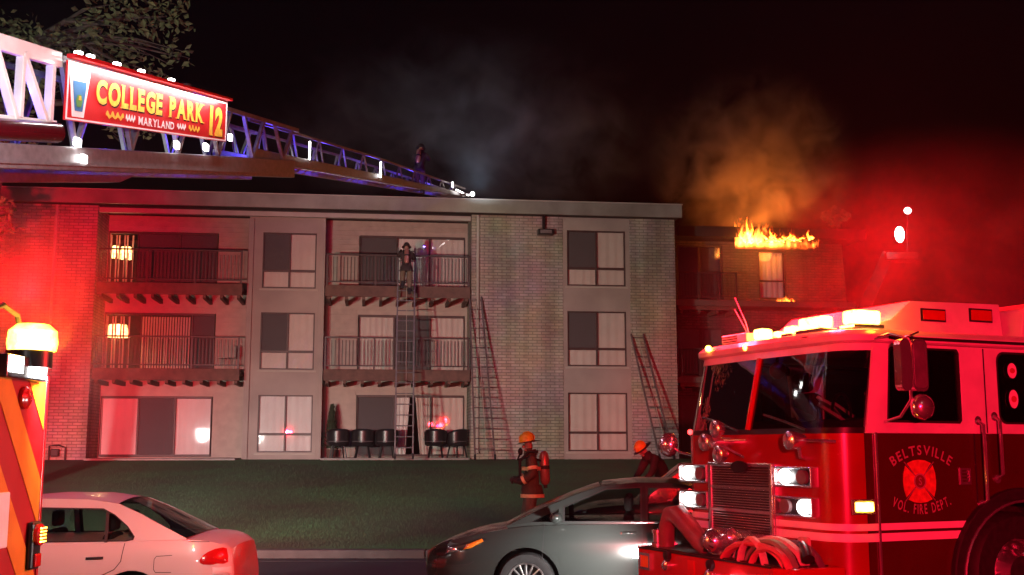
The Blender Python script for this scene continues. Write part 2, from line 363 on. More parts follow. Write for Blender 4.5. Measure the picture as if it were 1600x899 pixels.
# windows
def pane(parent, x0, x1, z0, z1, y): return part('pane', K['glass'], lambda m: m.box(x0, x1, y, y+.012, z0, z1), parent)
def sheet_curtain(parent, x0, x1, z0, z1, y, mat, folds=9, amp=.03, name='curtain', gap=None):
    m = MB(); n = folds*6
    rows = []
    for j in range(5):
        z = z0+(z1-z0)*j/4; row = []
        for i in range(n+1):
            t = i/n; x = x0+(x1-x0)*t
            if gap: x = x0 + (x1-x0)*t*(1-gap*(1-j/4))
            row.append((x, y+amp*math.sin(t*folds*6.283)+amp*.4*math.sin(t*17+j*.3), z))
        rows.append(row)
    m.loft(rows); return m.build(name, mat, parent, smooth='full')
def window(w, y, mats, bright=False):
    x0, x1, z0, z1 = w; xm = x0+(x1-x0)*.5; zm = z0+(z1-z0)*.315; f = .045
    fr = part('window_frame', K['browntrim'], lambda m: m.plate(rect(x0-.02, x1+.02, z0-.02, z1+.02), [rect(x0+f, xm-f*.7, zm+f*.9, z1-f), rect(xm+f*.7, x1-f, zm+f*.9, z1-f), rect(x0+f, xm-f*.7, z0+f, zm-f*.9), rect(xm+f*.7, x1-f, z0+f, zm-f*.9)], y-.03, y+.05), bevel=.006)
    cells = [(x0+f, xm-f*.7, zm+f*.9, z1-f), (xm+f*.7, x1-f, zm+f*.9, z1-f), (x0+f, xm-f*.7, z0+f, zm-f*.9), (xm+f*.7, x1-f, z0+f, zm-f*.9)]
    for c, k in zip(cells, mats):
        pane(fr, *c, y+.01)
        if k == 'screen': part('screen', K['screen'], lambda m: m.box(c[0], c[1], y+.045, y+.05, c[2], c[3]), fr)
    cm = K['curtainw'] if bright else K['curtain']
    sheet_curtain(fr, x0+.03, x1-.03, z0+.03, z1-.03, y+.085, cm, 7, .010, 'blind')
    part('sill', K['beam'], lambda m: m.box(x0-.08, x1+.08, y-.09, y-.035, z0-.085, z0-.024), fr, bevel=.008)
for i, w in enumerate(WB): window(w, .09, ['screen', '', '', ''] if i else ['', '', '', ''])
for i, w in enumerate(WA): window(w, .86, ['screen', '', '', ''] if i else ['', '', '', ''], bright=(i == 0))
# sliding doors: list of (x0,x1,type)
def sliding_door(w, panels):
    x0, x1, z0, z1 = w; f = .05; y = 1.60
    holes = [rect(a+f*.6, b-f*.6, z0+f, z1-f) for a, b, k in panels]
    fr = part('door_frame', K['browntrim'], lambda m: m.plate(rect(x0, x1, z0-.02, z1+.03), holes, y-.05, y+.06), bevel=.008)
    for a, b, k in panels:
        pane(fr, a+f*.6, b-f*.6, z0+f, z1-f, y)
        c0, c1 = a+.02, b-.02
        if k == 'c': sheet_curtain(fr, c0, c1, z0+.03, z1-.03, y+.10, K['curtain'], max(3, int((b-a)*5)), .015)
        if k == 'w': sheet_curtain(fr, c0, c1, z0+.03, z1-.03, y+.10, K['curtainw'], max(3, int((b-a)*4)), .012)
        if k == 'd': part('screen', K['screen'], lambda m: m.box(a+f*.6, b-f*.6, y+.04, y+.045, z0+f, z1-f), fr)
        if k == 'o':
            sheet_curtain(fr, c0, c0+(c1-c0)*.42, z0+.03, z1-.03, y+.10, K['curtainw'], 3, .03, gap=.25)
            sheet_curtain(fr, c1, c1-(c1-c0)*.42, z0+.03, z1-.03, y+.11, K['curtain'], 3, .03, gap=.35)
        if k in 'vs':
            n = int((b-a)/.09)
            for i in range(n):
                if k == 's' and (i % 3 == 1 or i > 8): continue
                m = MB(); xx = a+.05+i*.09; m.bar((xx, y+.15, z0+.05), (xx, y+.15, z1-.08), .075, .006, up=(.6, .8, 0)); m.build('blind_slat', K['curtain'], fr)
    return fr
sliding_door(DR[2], [(-3.78,-2.5,'d'), (-2.5,-1.35,'w'), (-1.35,-.10,'c')])
sliding_door(DR[1], [(-3.78,-2.55,'c'), (-2.55,-1.32,'d'), (-1.32,-.10,'c')])
sliding_door(DR[0], [(-3.78,-2.5,'d'), (-2.5,-1.25,'o'), (-1.25,-.10,'c')])
sliding_door(DL[2], [(-12.28,-11.3,'s'), (-11.3,-9.9,'d'), (-9.9,-8.65,'d')])
sliding_door(DL[1], [(-12.28,-11.1,'s'), (-11.1,-9.4,'v'), (-9.4,-8.65,'d')])
sliding_door(DL[0], [(-12.28,-11.05,'w'), (-11.05,-9.85,'d'), (-9.85,-8.65,'w')])
# balconies
bal_m = MB(); bal_m.box(-.011, .011, -.011, .011, 0, .82); bal_m = bal_m.mesh('baluster')
joist_m = MB(); joist_m.plate([(.05,.10),(.05,.20),(1.7,.20),(1.7,.06),(.16,.06)], (), -.05, .05, fn=lambda a, b, w: (w, a, b)); joist_m = joist_m.mesh('joist')
def balcony(x0, x1, zd, rail=1.08, yf=-.12, ybk=1.56):
    b = part('balcony_deck', K['deckwood'], lambda m: m.box(x0, x1, yf+.08, ybk, zd-.14, zd), bevel=.01)
    part('rim_board', K['deckwood'], lambda m: m.box(x0-.02, x1+.02, yf, yf+.075, zd-.36, zd+.02), b, bevel=.008)
    n = int((x1-x0)/.56)
    for i in range(n+1): link('joist', joist_m, K['deckwood'], b, loc=(x0+.1+(x1-x0-.2)*i/n, yf+.03, zd-.54))
    part('top_rail', K['railmetal'], lambda m: m.box(x0, x1, yf+.01, yf+.06, zd+rail-.05, zd+rail), b, bevel=.005)
    part('bottom_rail', K['railmetal'], lambda m: m.box(x0, x1, yf+.015, yf+.055, zd+.12, zd+.16), b)
    for xx in (x0+.03, x0+(x1-x0)*.34, x0+(x1-x0)*.67, x1-.03): part('rail_post', K['railmetal'], lambda m: m.box(xx-.028, xx+.028, yf+.005, yf+.065, zd+.022, zd+rail-.052), b)
    n = int((x1-x0)/.115)
    for i in range(1, n): link('baluster', bal_m, K['railmetal'], b, loc=(x0+(x1-x0)*i/n, yf+.035, zd+.162))
    return b
balcony(-12.2, -7.6, 4.42); balcony(-12.2, -7.6, 7.22, 1.14)
balcony(-4.86, -.06, 4.44, 1.10); balcony(-4.86, -.06, 7.24, 1.08)
for x0, x1 in ((-12.28, -7.6), (-4.9, -.05)): part('patio_slab', K['concrete'], lambda m: m.box(x0, x1, -.35, 1.55, 1.2, 1.56), bevel=.02)
part('downspout', K['beam'], lambda m: m.tube([(.22,-.06,9.76),(.22,-.06,1.9),(.22,-.16,1.7)], .05, 8), smooth=True)
part('downspout', K['beam'], lambda m: m.tube([(-13.6,-.06,9.76),(-13.6,-.06,1.9),(-13.6,-.16,1.7)], .05, 8), smooth=True)
# wing set back behind the main block, the part on fire
WC = [(8.0, 9.75, 1.75, 3.75), (8.0, 9.75, 4.5, 6.32), (8.0, 9.75, 7.22, 9.45), (11.15, 12.25, 7.45, 9.3), (11.15, 12.25, 4.6, 6.4), (11.15, 12.25, 1.8, 3.7)]
part('brick_wall', K['brickshade'], lambda m: m.plate(rect(7.1, 14.5, ZB, 9.62), [rect(*w) for w in WC], 3.0, 3.3))
for i, w in enumerate(WC):
    if i == 3:
        fr = part('window_frame', K['browntrim'], lambda m: m.plate(rect(w[0], w[1], w[2], w[3]), [rect(w[0]+.06, w[1]-.06, w[2]+.72, w[3]-.06), rect(w[0]+.06, w[1]-.06, w[2]+.06, w[2]+.66)], 3.05, 3.14))
        sheet_curtain(fr, w[0], w[1], w[2], w[3], 3.4, K['curtainw'], 5, .03, 'blind')
    else:
        fr = part('window_frame', K['browntrim'], lambda m: m.plate(rect(w[0], w[1], w[2], w[3]), [rect(w[0]+.06, (w[0]+w[1])/2-.03, w[2]+.06, w[3]-.06), rect((w[0]+w[1])/2+.03, w[1]-.06, w[2]+.06, w[3]-.06)], 3.05, 3.14))
        part('screen', K['screen'], lambda m: m.box(w[0], w[1], 3.3, 3.31, w[2], w[3]), fr)
    pane(fr, w[0]+.05, w[1]-.05, w[2]+.05, w[3]-.05, 3.08)
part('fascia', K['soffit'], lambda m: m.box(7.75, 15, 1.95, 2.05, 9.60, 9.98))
part('roof_slab', K['roofing'], lambda m: m.box(7.7, 15, 2.05, 12, 9.66, 9.95))
for zd in (4.42, 7.22):
    balcony(7.75, 9.95, zd, 1.05, 1.9, 2.98)
# flood lamp box hung under the soffit
def fl(m):
    m.box(2.25, 2.80, -.30, .0, 9.10, 9.30)
fx = part('wall_flood_lamp', K['blackgloss'], fl, bevel=.03)
part('bracket', K['blackgloss'], lambda m: m.box(2.42, 2.52, -.16, -.08, 9.302, 9.78), fx)
part('lens', K['alup'], lambda m: m.box(2.33, 2.72, -.315, -.302, 9.14, 9.26), fx)

# meter on the left wall
gm_ = thing('utility_meter', 'small pipe riser and meter at the foot of the brick wall', 'meter', (-1.38, 38, 0), R(7))
part('meter_body', K['railmetal'], lambda m: m.box(-13.32, -13.08, -.30, -.08, 1.62, 1.86), gm_, bevel=.03)
part('pipe', K['railmetal'], lambda m: m.tube([(-13.4,-.12,1.45),(-13.4,-.12,1.95),(-13.1,-.12,1.97),(-12.9,-.12,1.9),(-12.9,-.12,1.45)], .03, 8), gm_, smooth=True)

# lamps lit inside the flat on the left
def floor_lamp(x, z0, hz, w, label):
    t = thing('floor_lamp', label, 'lamp', BLD.matrix_basis @ Vector((x, 2.3, z0)), R(7))
    m = MB(); m.tube([(0,0,.02),(0,0,hz)], .02, 8); m.lathe([(.15,0),(.15,.02),(.02,.03)], 16); m.build('stand', K['railmetal'], t, smooth=True)
    m = MB(); m.lathe([(w*1.0,hz-.05),(w*.72,hz+.36)], 20); m.build('lamp_shade', K['warm_e'], t, smooth=True)
    p = t.location + Vector((0,-.2,hz+.1)); lamp('POINT', 'lamp_bulb', p, 60, (1,.6,.25), .1)
floor_lamp(-12.2, 7.22, 1.25, .16, 'lit lamp with bright shade behind the top-floor balcony door')
floor_lamp(-11.85, 7.22, 1.22, .24, 'wider lit lamp beside the other one behind the top-floor balcony door')
floor_lamp(-12.0, 4.42, 1.30, .42, 'large glowing lamp behind the middle-floor balcony door with blinds')

# ------------------------------------------------------------------ things on the patio and balconies
def patio_chair(x, y, rz, label):
    t = thing('patio_chair', label, 'chair', BLD.matrix_basis @ Vector((x, y, 1.56)), R(7)+rz, 'dark rounded patio chairs by the ground-floor door'); t.scale = (1.22, 1.22, 1.08)
    m = MB(); rows = []
    for j in range(7):                                  # wrap-round back shell, tallest in the middle
        row = []
        for i in range(13):
            a = R(-115+230*i/12); top = .88-.20*(abs(i-6)/6)**2.2; r = .30+.02*j/6
            row.append((r*math.sin(a), -r*math.cos(a)*.9+.02, .40+(top-.40)*j/6))
        rows.append(row)
    m.loft(rows); o = m.build('backrest', K['blackgloss'], t, smooth='full'); o.modifiers.new('thick', 'SOLIDIFY').thickness = .03
    m = MB(); m.lathe([(.02,.43),(.27,.43),(.29,.41),(.27,.36),(.02,.36)], 20); m.build('seat', K['blackgloss'], t, smooth=True)
    for a in (45, 135, 225, 315):
        m = MB(); m.tube([(.2*math.cos(R(a)), .2*math.sin(R(a)), .37), (.27*math.cos(R(a)), .27*math.sin(R(a)), 0)], .022, 8); m.build('leg', K['blackgloss'], t, smooth=True)
    m = MB(); m.tube([(.33*math.sin(R(a)), -.33*math.cos(R(a))*.9+.02, .50) for a in range(-60, 61, 15)], .012, 6); m.build('trim_band', K['alup'], t, smooth=True)
patio_chair(-4.35, .15, R(12), 'dark patio chair farthest from the leaning ladder, beside the shrub')
patio_chair(-3.55, .10, R(-4), 'dark patio chair in the middle of the three by the grey glass door')
patio_chair(-2.76, .12, R(5), 'dark patio chair nearest the ladder, with its back to the grey glass door')
patio_chair(-1.15, .15, R(-6), 'dark patio chair just past the ladder, in front of the curtained door')
patio_chair(-.42, .35, R(40), 'dark patio chair turned sideways against the corner of the brick wall')
# balcony chair behind the middle-left railing
t = thing('balcony_chair', 'pale moulded chair standing behind the middle-floor balcony railing', 'chair', BLD.matrix_basis @ Vector((-8.1, .55, 4.42)), R(7)+R(-30))
m = MB(); m.box(-.22,.22,-.2,.22,.40,.43); m.build('seat', K['beam'], t, bevel=.01)
m = MB(); m.plate(rrect(-.22,.22,.43,.85,.08), (), .2, .225); m.build('backrest', K['beam'], t)
for sx in (-1,1):
    for sy in (-1,1):
        m = MB(); m.tube([(sx*.2,sy*.18,0),(sx*.19,sy*.17,.40)], .018, 6); m.build('leg', K['beam'], t)
t = thing('potted_conifer', 'narrow dark conifer against the siding beside the patio chairs', 'plant', BLD.matrix_basis @ Vector((-4.6, .9, 1.56)), R(7))
m = MB(); m.lathe([(.0,0),(.14,0),(.18,.28),(.16,.28),(.15,.22),(0,.22)], 16); m.build('pot', K['deckwood'], t, smooth=True)
m = MB(); m.tube([(0,0,.2),(0,0,1.5)], [.03,.008], 6); m.build('stem', K['deckwood'], t)
m = MB(); rt = random.Random(11)
for i in range(1500):
    h = rt.random(); z = .3+1.45*h; r = .30*(1-h)**.8*math.sqrt(rt.random())+.02; a = rt.uniform(0, 6.28); p = Vector((r*math.cos(a), r*math.sin(a), z))
    d = Vector((math.cos(a)*.05, math.sin(a)*.05, .07)); q = Vector((-math.sin(a), math.cos(a), 0))*.02
    b = len(m.v); m.v += [tuple(p-q), tuple(p+q), tuple(p+d)]; m.f.append((b, b+1, b+2))
K['conifer'] = pm('conifer_needles', (.03,.05,.025), .85, var=.4)
m.build('foliage', K['conifer'], t, fix=False)

# ------------------------------------------------------------------ ground ladders
def ground_ladder(label, foot, top, width, flare=1.0, mat=None):
    """foot/top: building-local points of the centre line"""
    t = thing('ground_ladder', label, 'ladder', BLD.matrix_basis @ Vector(foot), R(7), 'ground ladders raised against the building')
    f = Vector((0,0,0)); q = Vector(top)-Vector(foot); d = q.normalized(); mat = mat or K['alup']
    for s in (-1, 1):
        m = MB(); m.bar(f+Vector((s*width/2*flare,0,0)), q+Vector((s*width/2,0,0)), .05, .085, up=(0,-1,0)); m.build('rail', mat, t, bevel=.008)
        m = MB(); m.bar(f+Vector((s*width/2*flare,0,-.01)), f+Vector((s*width/2*flare,0,0))+d*.16, .07, .11, up=(0,-1,0)); m.build('foot', K['blackgloss'], t, bevel=.01)
    n = int(q.length/.345); rm = MB(); rm.tube([(-.5,0,0),(.5,0,0)], .019, 8); rm = rm.mesh('rung', True)
    for i in range(1, n+1):
        k = i/(n+.35); o = link('rung', rm, mat, t, loc=f+q*k); o.scale = ((width*(flare+(1-flare)*k))-.04, 1, 1)
    # fly section latch bar and halyard
    m = MB(); m.tube([f+q*.06+Vector((.05,-.05,0)), f+q*.55+Vector((.03,-.06,0)), f+q*.96+Vector((.0,-.05,0))], .009, 6); m.build('halyard', K['beam'], t)
K['laddermetal'] = pm('sooty_ladder_metal', (.16,.12,.12), .5, .5, var=.3)
ground_ladder('long ladder leaning on the top balcony rail with a climber near its head', (-2.25, -1.75, 1.55), (-2.2, -.18, 8.55), .56)
ground_ladder('free ladder leaning against the pale brick beside the downspout', (.32, -1.75, 1.52), (.14, -.04, 6.95), .40, 1.6, K['laddermetal'])
ground_ladder('shorter ladder against the brick to the other side of the window column', (6.35, -1.3, 1.52), (5.70, -.04, 5.75), .42, 1.15, K['laddermetal'])
# ------------------------------------------------------------------ lettering
def text_mesh(body, bold=0.02, depth=0.0):
    cu = bpy.data.curves.new('glyphs', 'FONT'); cu.body = body; cu.size = 1.0; cu.offset = bold; cu.fill_mode = 'FRONT'; cu.resolution_u = 4
    ob = bpy.data.objects.new('glyphs', cu); COL.objects.link(ob); bpy.context.view_layer.update()
    me = bpy.data.meshes.new_from_object(ob.evaluated_get(bpy.context.evaluated_depsgraph_get()))
    v = [tuple(p.co) for p in me.vertices]; f = [tuple(p.vertices) for p in me.polygons]
    bpy.data.objects.remove(ob); bpy.data.curves.remove(cu); bpy.data.meshes.remove(me)
    x0 = min(p[0] for p in v); x1 = max(p[0] for p in v); y0 = min(p[1] for p in v); y1 = max(p[1] for p in v)
    return v, f, (x0, x1, y0, y1)
SERIF = {'L': ([.13], [.13]), 'E': ([.13], [.13]), 'P': ([.13], [.13]), 'A': ([], [.07, .93]), 'R': ([.13], [.13, .93]), 'K': ([.13, .88], [.13, .93]),
         'M': ([.1, .9], [.1, .9]), 'Y': ([.07, .93], [.5]), 'N': ([.1, .9], [.1]), 'D': ([.13], [.13]), '1': ([], [.6]), 'B': ([.13], [.13]), 'T': ([], [.5]), 'V': ([.07, .93], []), 'I': ([.5], [.5]), 'F': ([.13], [.13])}
def word(text, s0, s1, t0, t1, fn, name, mat, parent, serif=True, gap=.10, bold=.045):
    """a word of separate letters filling s0..s1, t0..t1; fn(s,t,w)->world"""
    gl = []
    for ch in text:
        if ch == ' ': gl.append((ch, None, None, None, .38)); continue
        v, f, bb = text_mesh(ch, bold); gl.append((ch, v, f, bb, bb[1]-bb[0]))
    tot = sum(g[4] for g in gl) + gap*(len(gl)-1); k = (s1-s0)/tot; x = s0
    for ch, v, f, bb, w in gl:
        if v:
            m = MB(); sy = (t1-t0)/(bb[3]-bb[2])
            m.add([fn(x+(p[0]-bb[0])*k, t0+(p[1]-bb[2])*sy, .008) for p in v], f)
            if serif and ch in SERIF:
                for tt, lst in ((t1, SERIF[ch][0]), (t0, SERIF[ch][1])):
                    for q in lst:
                        xc = x+w*k*q; hw = .14*k; hh = (t1-t0)*.045*(1 if tt == t0 else -1)
                        m.add([fn(xc-hw, tt, .0085), fn(xc+hw, tt, .0085), fn(xc+hw, tt+hh, .0085), fn(xc-hw, tt+hh, .0085)], [(0,1,2,3)])
            m.build(name, mat, parent)
            if mat is K['gold']:
                q = MB(); q.add([fn(x+(p[0]-bb[0])*k+.0045, t0+(p[1]-bb[2])*sy-.025, .004) for p in v], f); q.build('letter_shadow', K['black'], parent)
        x += (w+gap)*k

# ------------------------------------------------------------------ ladder truck with raised aerial (parts in world coordinates)
LT = thing('ladder_truck', 'red ladder truck with chevron rear and long aerial raised over the roof', 'fire truck', (-7.5, 7.8, 0.24))
INV = LT.matrix_basis.inverted()
def wp(name, mat, fill, parent=None, smooth=False, bevel=0, root=None):
    m = MB(); fill(m); o = m.build(name, mat, parent or root or LT, smooth, bevel)
    if parent is None: o.matrix_parent_inverse = (root or LT).matrix_basis.inverted()
    return o
def wlink(name, me, mat, loc, rot, parent):
    o = link(name, me, mat, parent, loc=loc, rot=rot); return o
K['chevyellow'] = pm('fluorescent_yellow_tape', (.70,.23,.010), .4, var=.12)
K['chevred'] = pm('reflective_red_tape', (.40,.005,.009), .4, var=.08)
RX = -3.68
body = wp('truck_body', K['chevred'], lambda m: m.box(-13.2, RX, 6.55, 8.98, .75, 2.50), bevel=.03)
def clip(poly, a, b, c):            # keep a*x+b*y<=c
    out = []
    for i in range(len(poly)):
        p, q = poly[i], poly[(i+1) % len(poly)]; dp = a*p[0]+b*p[1]-c; dq = a*q[0]+b*q[1]-c
        if dp <= 0: out.append(p)
        if dp*dq < 0: t = dp/(dp-dq); out.append((p[0]+(q[0]-p[0])*t, p[1]+(q[1]-p[1])*t))
    return out
for i in range(-1, 6):
    z0 = 2.43 - i*.74                # height of the stripe's lower edge at y=8.62, falling 1.2 per metre towards the outer edge
    poly = [(6.5, z0+1.2*2.12), (9.1, z0-1.2*.48), (9.1, z0-1.2*.48+.36), (6.5, z0+1.2*2.12+.36)]
    for a, b, c in ((1,0,8.95),(-1,0,-6.58),(0,1,2.44),(0,-1,-.80)):
        poly = clip(poly, a, b, c) if len(poly) > 2 else []
    if len(poly) > 2: wp('chevron_stripe', K['chevyellow'], lambda m: m.plate(poly, (), RX+.001, RX+.006, fn=lambda a, b, w: (w, a, b)))
for cx_ in (-4.9, -6.15, -7.4, -8.65, -9.9):
    cdr = wp('compartment_door', K['alu'], lambda m: m.box(cx_, cx_+1.1, 6.53, 6.549, 1.0 if cx_ < -7 or cx_ > -5 else 1.42, 2.2), bevel=.01)
    for k in range(11 if cx_ < -7 or cx_ > -5 else 7): wp('shutter_slat', K['alup'], lambda m: m.box(cx_+.03, cx_+1.07, 6.52, 6.529, 2.11-k*.105, 2.19-k*.105), cdr, bevel=.006)
wp('side_stripe', K['stripewhite'], lambda m: m.box(-13.1, RX-.05, 6.54, 6.548, 2.26, 2.36))
wp('corner_trim', K['redpaint'], lambda m: m.box(RX-.02, RX+.012, 8.955, 8.995, .8, 2.46), bevel=.006)
wp('compartment_panel', K['signwhite'], lambda m: m.box(RX, RX+.02, 7.6, 8.40, 1.18, 1.58), bevel=.01)
tl = wp('tail_lamp', K['blackgloss'], lambda m: m.box(RX, RX+.05, 8.76, 8.93, .98, 1.34), bevel=.02)
wp('ring_lens', K['redlens'], lambda m: m.lathe([(.082,0),(.082,.03),(.06,.045)], 20, (RX+.05, 8.845, 1.24), 'x'), tl, smooth=True)
for k in range(5): wp('led_row', K['amber_e'], lambda m: m.box(RX+.09, RX+.102, 8.80, 8.89, 1.185+k*.025, 1.195+k*.025), tl)
wp('lower_lens', K['redlens'], lambda m: m.box(RX+.05, RX+.07, 8.79, 8.90, 1.0, 1.10), tl, bevel=.01)
wp('marker_lens', K['redlens'], lambda m: m.lathe([(.085,0),(.085,.03),(.05,.05),(.0,.055)], 20, (RX, 8.56, 2.27), 'x'), smooth=True)
wp('handrail', K['black'], lambda m: m.tube([(RX-.1,7.9,2.5),(RX-.1,8.05,2.85),(RX-.1,8.35,2.95),(RX-.1,8.6,2.9),(RX-.1,8.72,2.72)], .022, 8), smooth=True)
bc = wp('beacon', K['amber_e'], lambda m: m.lathe([(.175,2.63),(.185,2.68),(.175,2.78),(.12,2.83),(.0,2.84)], 24, (RX+.02, 8.62, 0)), smooth=True)
wp('beacon_base', K['blackgloss'], lambda m: m.lathe([(.17,2.50),(.17,2.628)], 24, (RX+.0, 8.62, 0), cap=True), bc, smooth=True)
fl2 = wp('rear_flood', K['blackgloss'], lambda m: m.box(RX+.0, RX+.07, 8.10, 8.80, 2.40, 2.57), bevel=.01)
wp('lens', K['white_e'], lambda m: m.box(RX+.071, RX+.085, 8.49, 8.76, 2.42, 2.545), fl2)
wp('lens', K['white_e'], lambda m: m.box(RX+.071, RX+.085, 8.14, 8.34, 2.44, 2.56), fl2)
for k, (lx, lz) in enumerate(((-11.0, 2.68), (-7.8, 2.3), (-9.4, 2.6))):
    o = wp('side_flood', K['blackgloss'], lambda m: m.box(lx-.22, lx+.22, 8.985, 9.06, lz-.15, lz+.15), bevel=.01)
    wp('lens', K['white_e'], lambda m: m.box(lx-.19, lx+.19, 9.061, 9.068, lz-.12, lz+.12), o)
wm = MB(); wm.lathe([(.30,-.14),(.50,-.15),(.53,-.08),(.53,.08),(.50,.15),(.30,.14)], 28, ax='y'); wm = wm.mesh('wheel', True)
for x in (-5.6, -6.9, -11.8):
    for y in (6.75, 8.75):
        o = link('wheel', wm, K['black'], LT, loc=(x, y, .77)); o.matrix_parent_inverse = INV
wp('turntable', K['alup'], lambda m: m.lathe([(1.05,2.5),(1.05,2.75),(.7,2.8),(.6,3.5)], 28, (-6.72, 7.25, 0), cap=True), smooth=True)
lamp('SPOT', 'side_flood_or_added_spot', (-11.0, 9.2, 2.65), 16000, (1.0,.92,.88), .15, (-10.0, 38, -3.6), 38, 1.0)
lamp('SPOT', 'side_flood_or_added_spot', (-7.8, 9.2, 2.35), 5600, (1.0,.95,.88), .15, (-3.0, 38, -2.0), 54, 1.0)
lamp('SPOT', 'side_flood_or_added_spot', (-9.4, 9.2, 2.6), 8000, (1.0,1.12,.90), .15, (-0.5, 38, 6.5), 46, 1.0)
lamp('SPOT', 'rear_flood_lamp', (RX+.2, 8.7, 2.5), 190, (1.0,.92,.9), .08, (-4.6, 12.0, .6), 130, .9)
lamp('SPOT', 'red_warning_lamp', (-5.8, 9.1, 2.8), 42000, (1.0,.004,.022), .12, (-17.5, 37, 5.5), 36, 1.0)
lamp('SPOT', 'red_warning_lamp', (-6.0, 9.1, 2.8), 8500, (1.0,.01,.04), .12, (-8.5, 37, 3.0), 58, 1.0)
lamp('POINT', 'red_warning_lamp', (RX-.25, 9.15, 3.15), 330, (1.0,.003,.008), .1)
lamp('POINT', 'amber_beacon_lamp', (RX+.15, 8.9, 2.80), 45, (1.0,.45,.02), .1)

# --- the aerial
LA = R(78.9); LD = Vector((math.cos(LA), math.sin(LA), 0)); LN = Vector((math.sin(LA), -math.cos(LA), 0)); LO = Vector((-5.63, 13.8, 0)) - LN*.09
def LP(u, n, z): return LO + LD*u + LN*n + Vector((0, 0, z))
def zbeam(u): return 5.07+.2247*(u+1.18)
def zbt(u): return 5.37+.229*(u+1.21)
def ztop(u): return 6.62+.160*(u+1.34)
def zchord(u): return 5.65+.22*(u+1.24)
def zflyb(u): return 7.31+.178*(u-7.69)
def zflyt(u): return ztop(u)-.04 if u < 13.15 else 8.90+.1435*(u-13.15)
sec1 = wp('base_section', K['alup'], lambda m: [m.plate([(-7.6, zbeam(-7.6)), (7.8, zbeam(7.8)), (7.8, zbt(7.8)), (-7.6, zbt(-7.6))], (), n0, n0+.10, fn=lambda a, b, w: LP(a, w, b)) for n0 in (-.10, -.98)], bevel=.012)
wp('wear_rail', K['alup'], lambda m: m.plate([(-1.4, zbeam(-1.4)+.06), (7.7, zbeam(7.7)+.06), (7.7, zbeam(7.7)+.10), (-1.4, zbeam(-1.4)+.10)], (), .002, .03, fn=lambda a, b, w: LP(a, w, b)), sec1)
wp('extension_cylinder', K['maroon'], lambda m: m.tube([LP(-7, -.2, zbt(-7)+.12), LP(-.1, .06, zbt(-.1)+.16)], .13, 12), sec1, smooth=True)
wp('under_skid', K['alup'], lambda m: m.plate([(-4, zbeam(-4)-.16), (2.2, zbeam(2.2)-.12), (2.6, zbeam(2.6)-.02), (-4, zbeam(-4)-.02)], (), -.6, -.4, fn=lambda a, b, w: LP(a, w, b)), sec1)
for n0 in (-.05, -.93):
    wp('top_rail', K['whitepaint'] if n0 > -.5 else K['alup'], lambda m: m.bar(LP(-7.6, n0, ztop(-7.6)-.06), LP(.05, n0, ztop(.05)-.06), .09, .20), sec1, bevel=.015)
    wp('top_rail', K['alup'], lambda m: m.bar(LP(.08, n0, ztop(.08)-.03), LP(8.0, n0, ztop(8.0)-.03), .07, .08), sec1, bevel=.01)
    wp('chord', K['whitepaint'], lambda m: m.bar(LP(-7.6, n0, zchord(-7.6)), LP(.02, n0, zchord(.02)), .08, .10), sec1, bevel=.01)
    us = [-7.5, -6.6, -5.7, -4.8, -3.9, -3.0, -2.1, -1.25, -.72, -.12]
    for i in range(len(us)-1):
        a, b = us[i], us[i+1]
        wp('brace', K['whitepaint'], lambda m: m.bar(LP(a, n0, ztop(a)-.1), LP(b-.06, n0, zchord(b)), .07, .11, up=tuple(LN)), sec1, bevel=.01)
        wp('post', K['whitepaint'], lambda m: m.bar(LP(b, n0, ztop(b)-.16), LP(b, n0, zchord(b)+.04), .07, .11, up=tuple(LN)), sec1, bevel=.01)
    u = .5
    while u < 7.6:
        wp('brace', K['alup'], lambda m: m.bar(LP(u, n0, zbt(u)), LP(u-.42, n0, ztop(u-.42)-.06), .045, .06, up=tuple(LN)), sec1)
        wp('brace', K['alup'], lambda m: m.bar(LP(u, n0, zbt(u)), LP(u+.42, n0, ztop(u+.42)-.06), .045, .06, up=tuple(LN)), sec1)
        u += 1.36
rung = MB(); rung.tube([(-.44,0,0),(.44,0,0)], .022, 8); rung = rung.mesh('rung', True)
for i in range(43):
    u = -7.2+.35*i; wlink('rung', rung, K['alup'], LP(u, -.49, zbt(u)-.06), (0, 0, LA-R(90)), sec1)
sec2 = wp('fly_section', K['alup'], lambda m: [m.plate([(6.0, zflyb(6.0)), (22.7, zflyb(22.7)), (22.7, zflyb(22.7)+.11), (15.0, zflyb(15.0)+.18), (6.0, zflyb(6.0)+.22)], (), n0, n0+.06, fn=lambda a, b, w: LP(a, w, b)) for n0 in (-.20, -.85)], bevel=.008)
for n0 in (-.17, -.82):
    pts = [u for u in (6.0, 8, 10.5, 13.15, 16, 19, 22.6)]
    for i in range(len(pts)-1):
        wp('hand_rail', K['alup'], lambda m: m.bar(LP(pts[i], n0, zflyt(pts[i])-.02), LP(pts[i+1], n0, zflyt(pts[i+1])-.02), .045, .05), sec2)
    u = 6.6
    while u < 22.2:
        hb = zflyb(u)+.2; w = .26
        for s in (-1, 1):
            wp('brace', K['alup'], lambda m: m.bar(LP(u+s*w, n0, zflyb(u+s*w)+.18), LP(u+s*.04, n0, zflyt(u)-.04), .03, .035, up=tuple(LN)), sec2)
        u += 1.45
for i in range(42):
    u = 7.9+.35*i; o = wlink('rung', rung, K['alup'], LP(u, -.49, zflyb(u)+.1), (0, 0, LA-R(90)), sec2); o.scale = (.7, 1, 1)
sec3 = wp('ladder_tip', K['alup'], lambda m: [m.bar(LP(21.9, -.95, 9.90), LP(21.9, .02, 9.90), .3, .05), m.bar(LP(22.6, -.95, 10.02), LP(22.6, .02, 10.02), .25, .05)])
wp('tip_lamp', K['white_e'], lambda m: m.ball(tuple(LP(22.75, .05, 10.08)), .075), sec3, smooth=True)
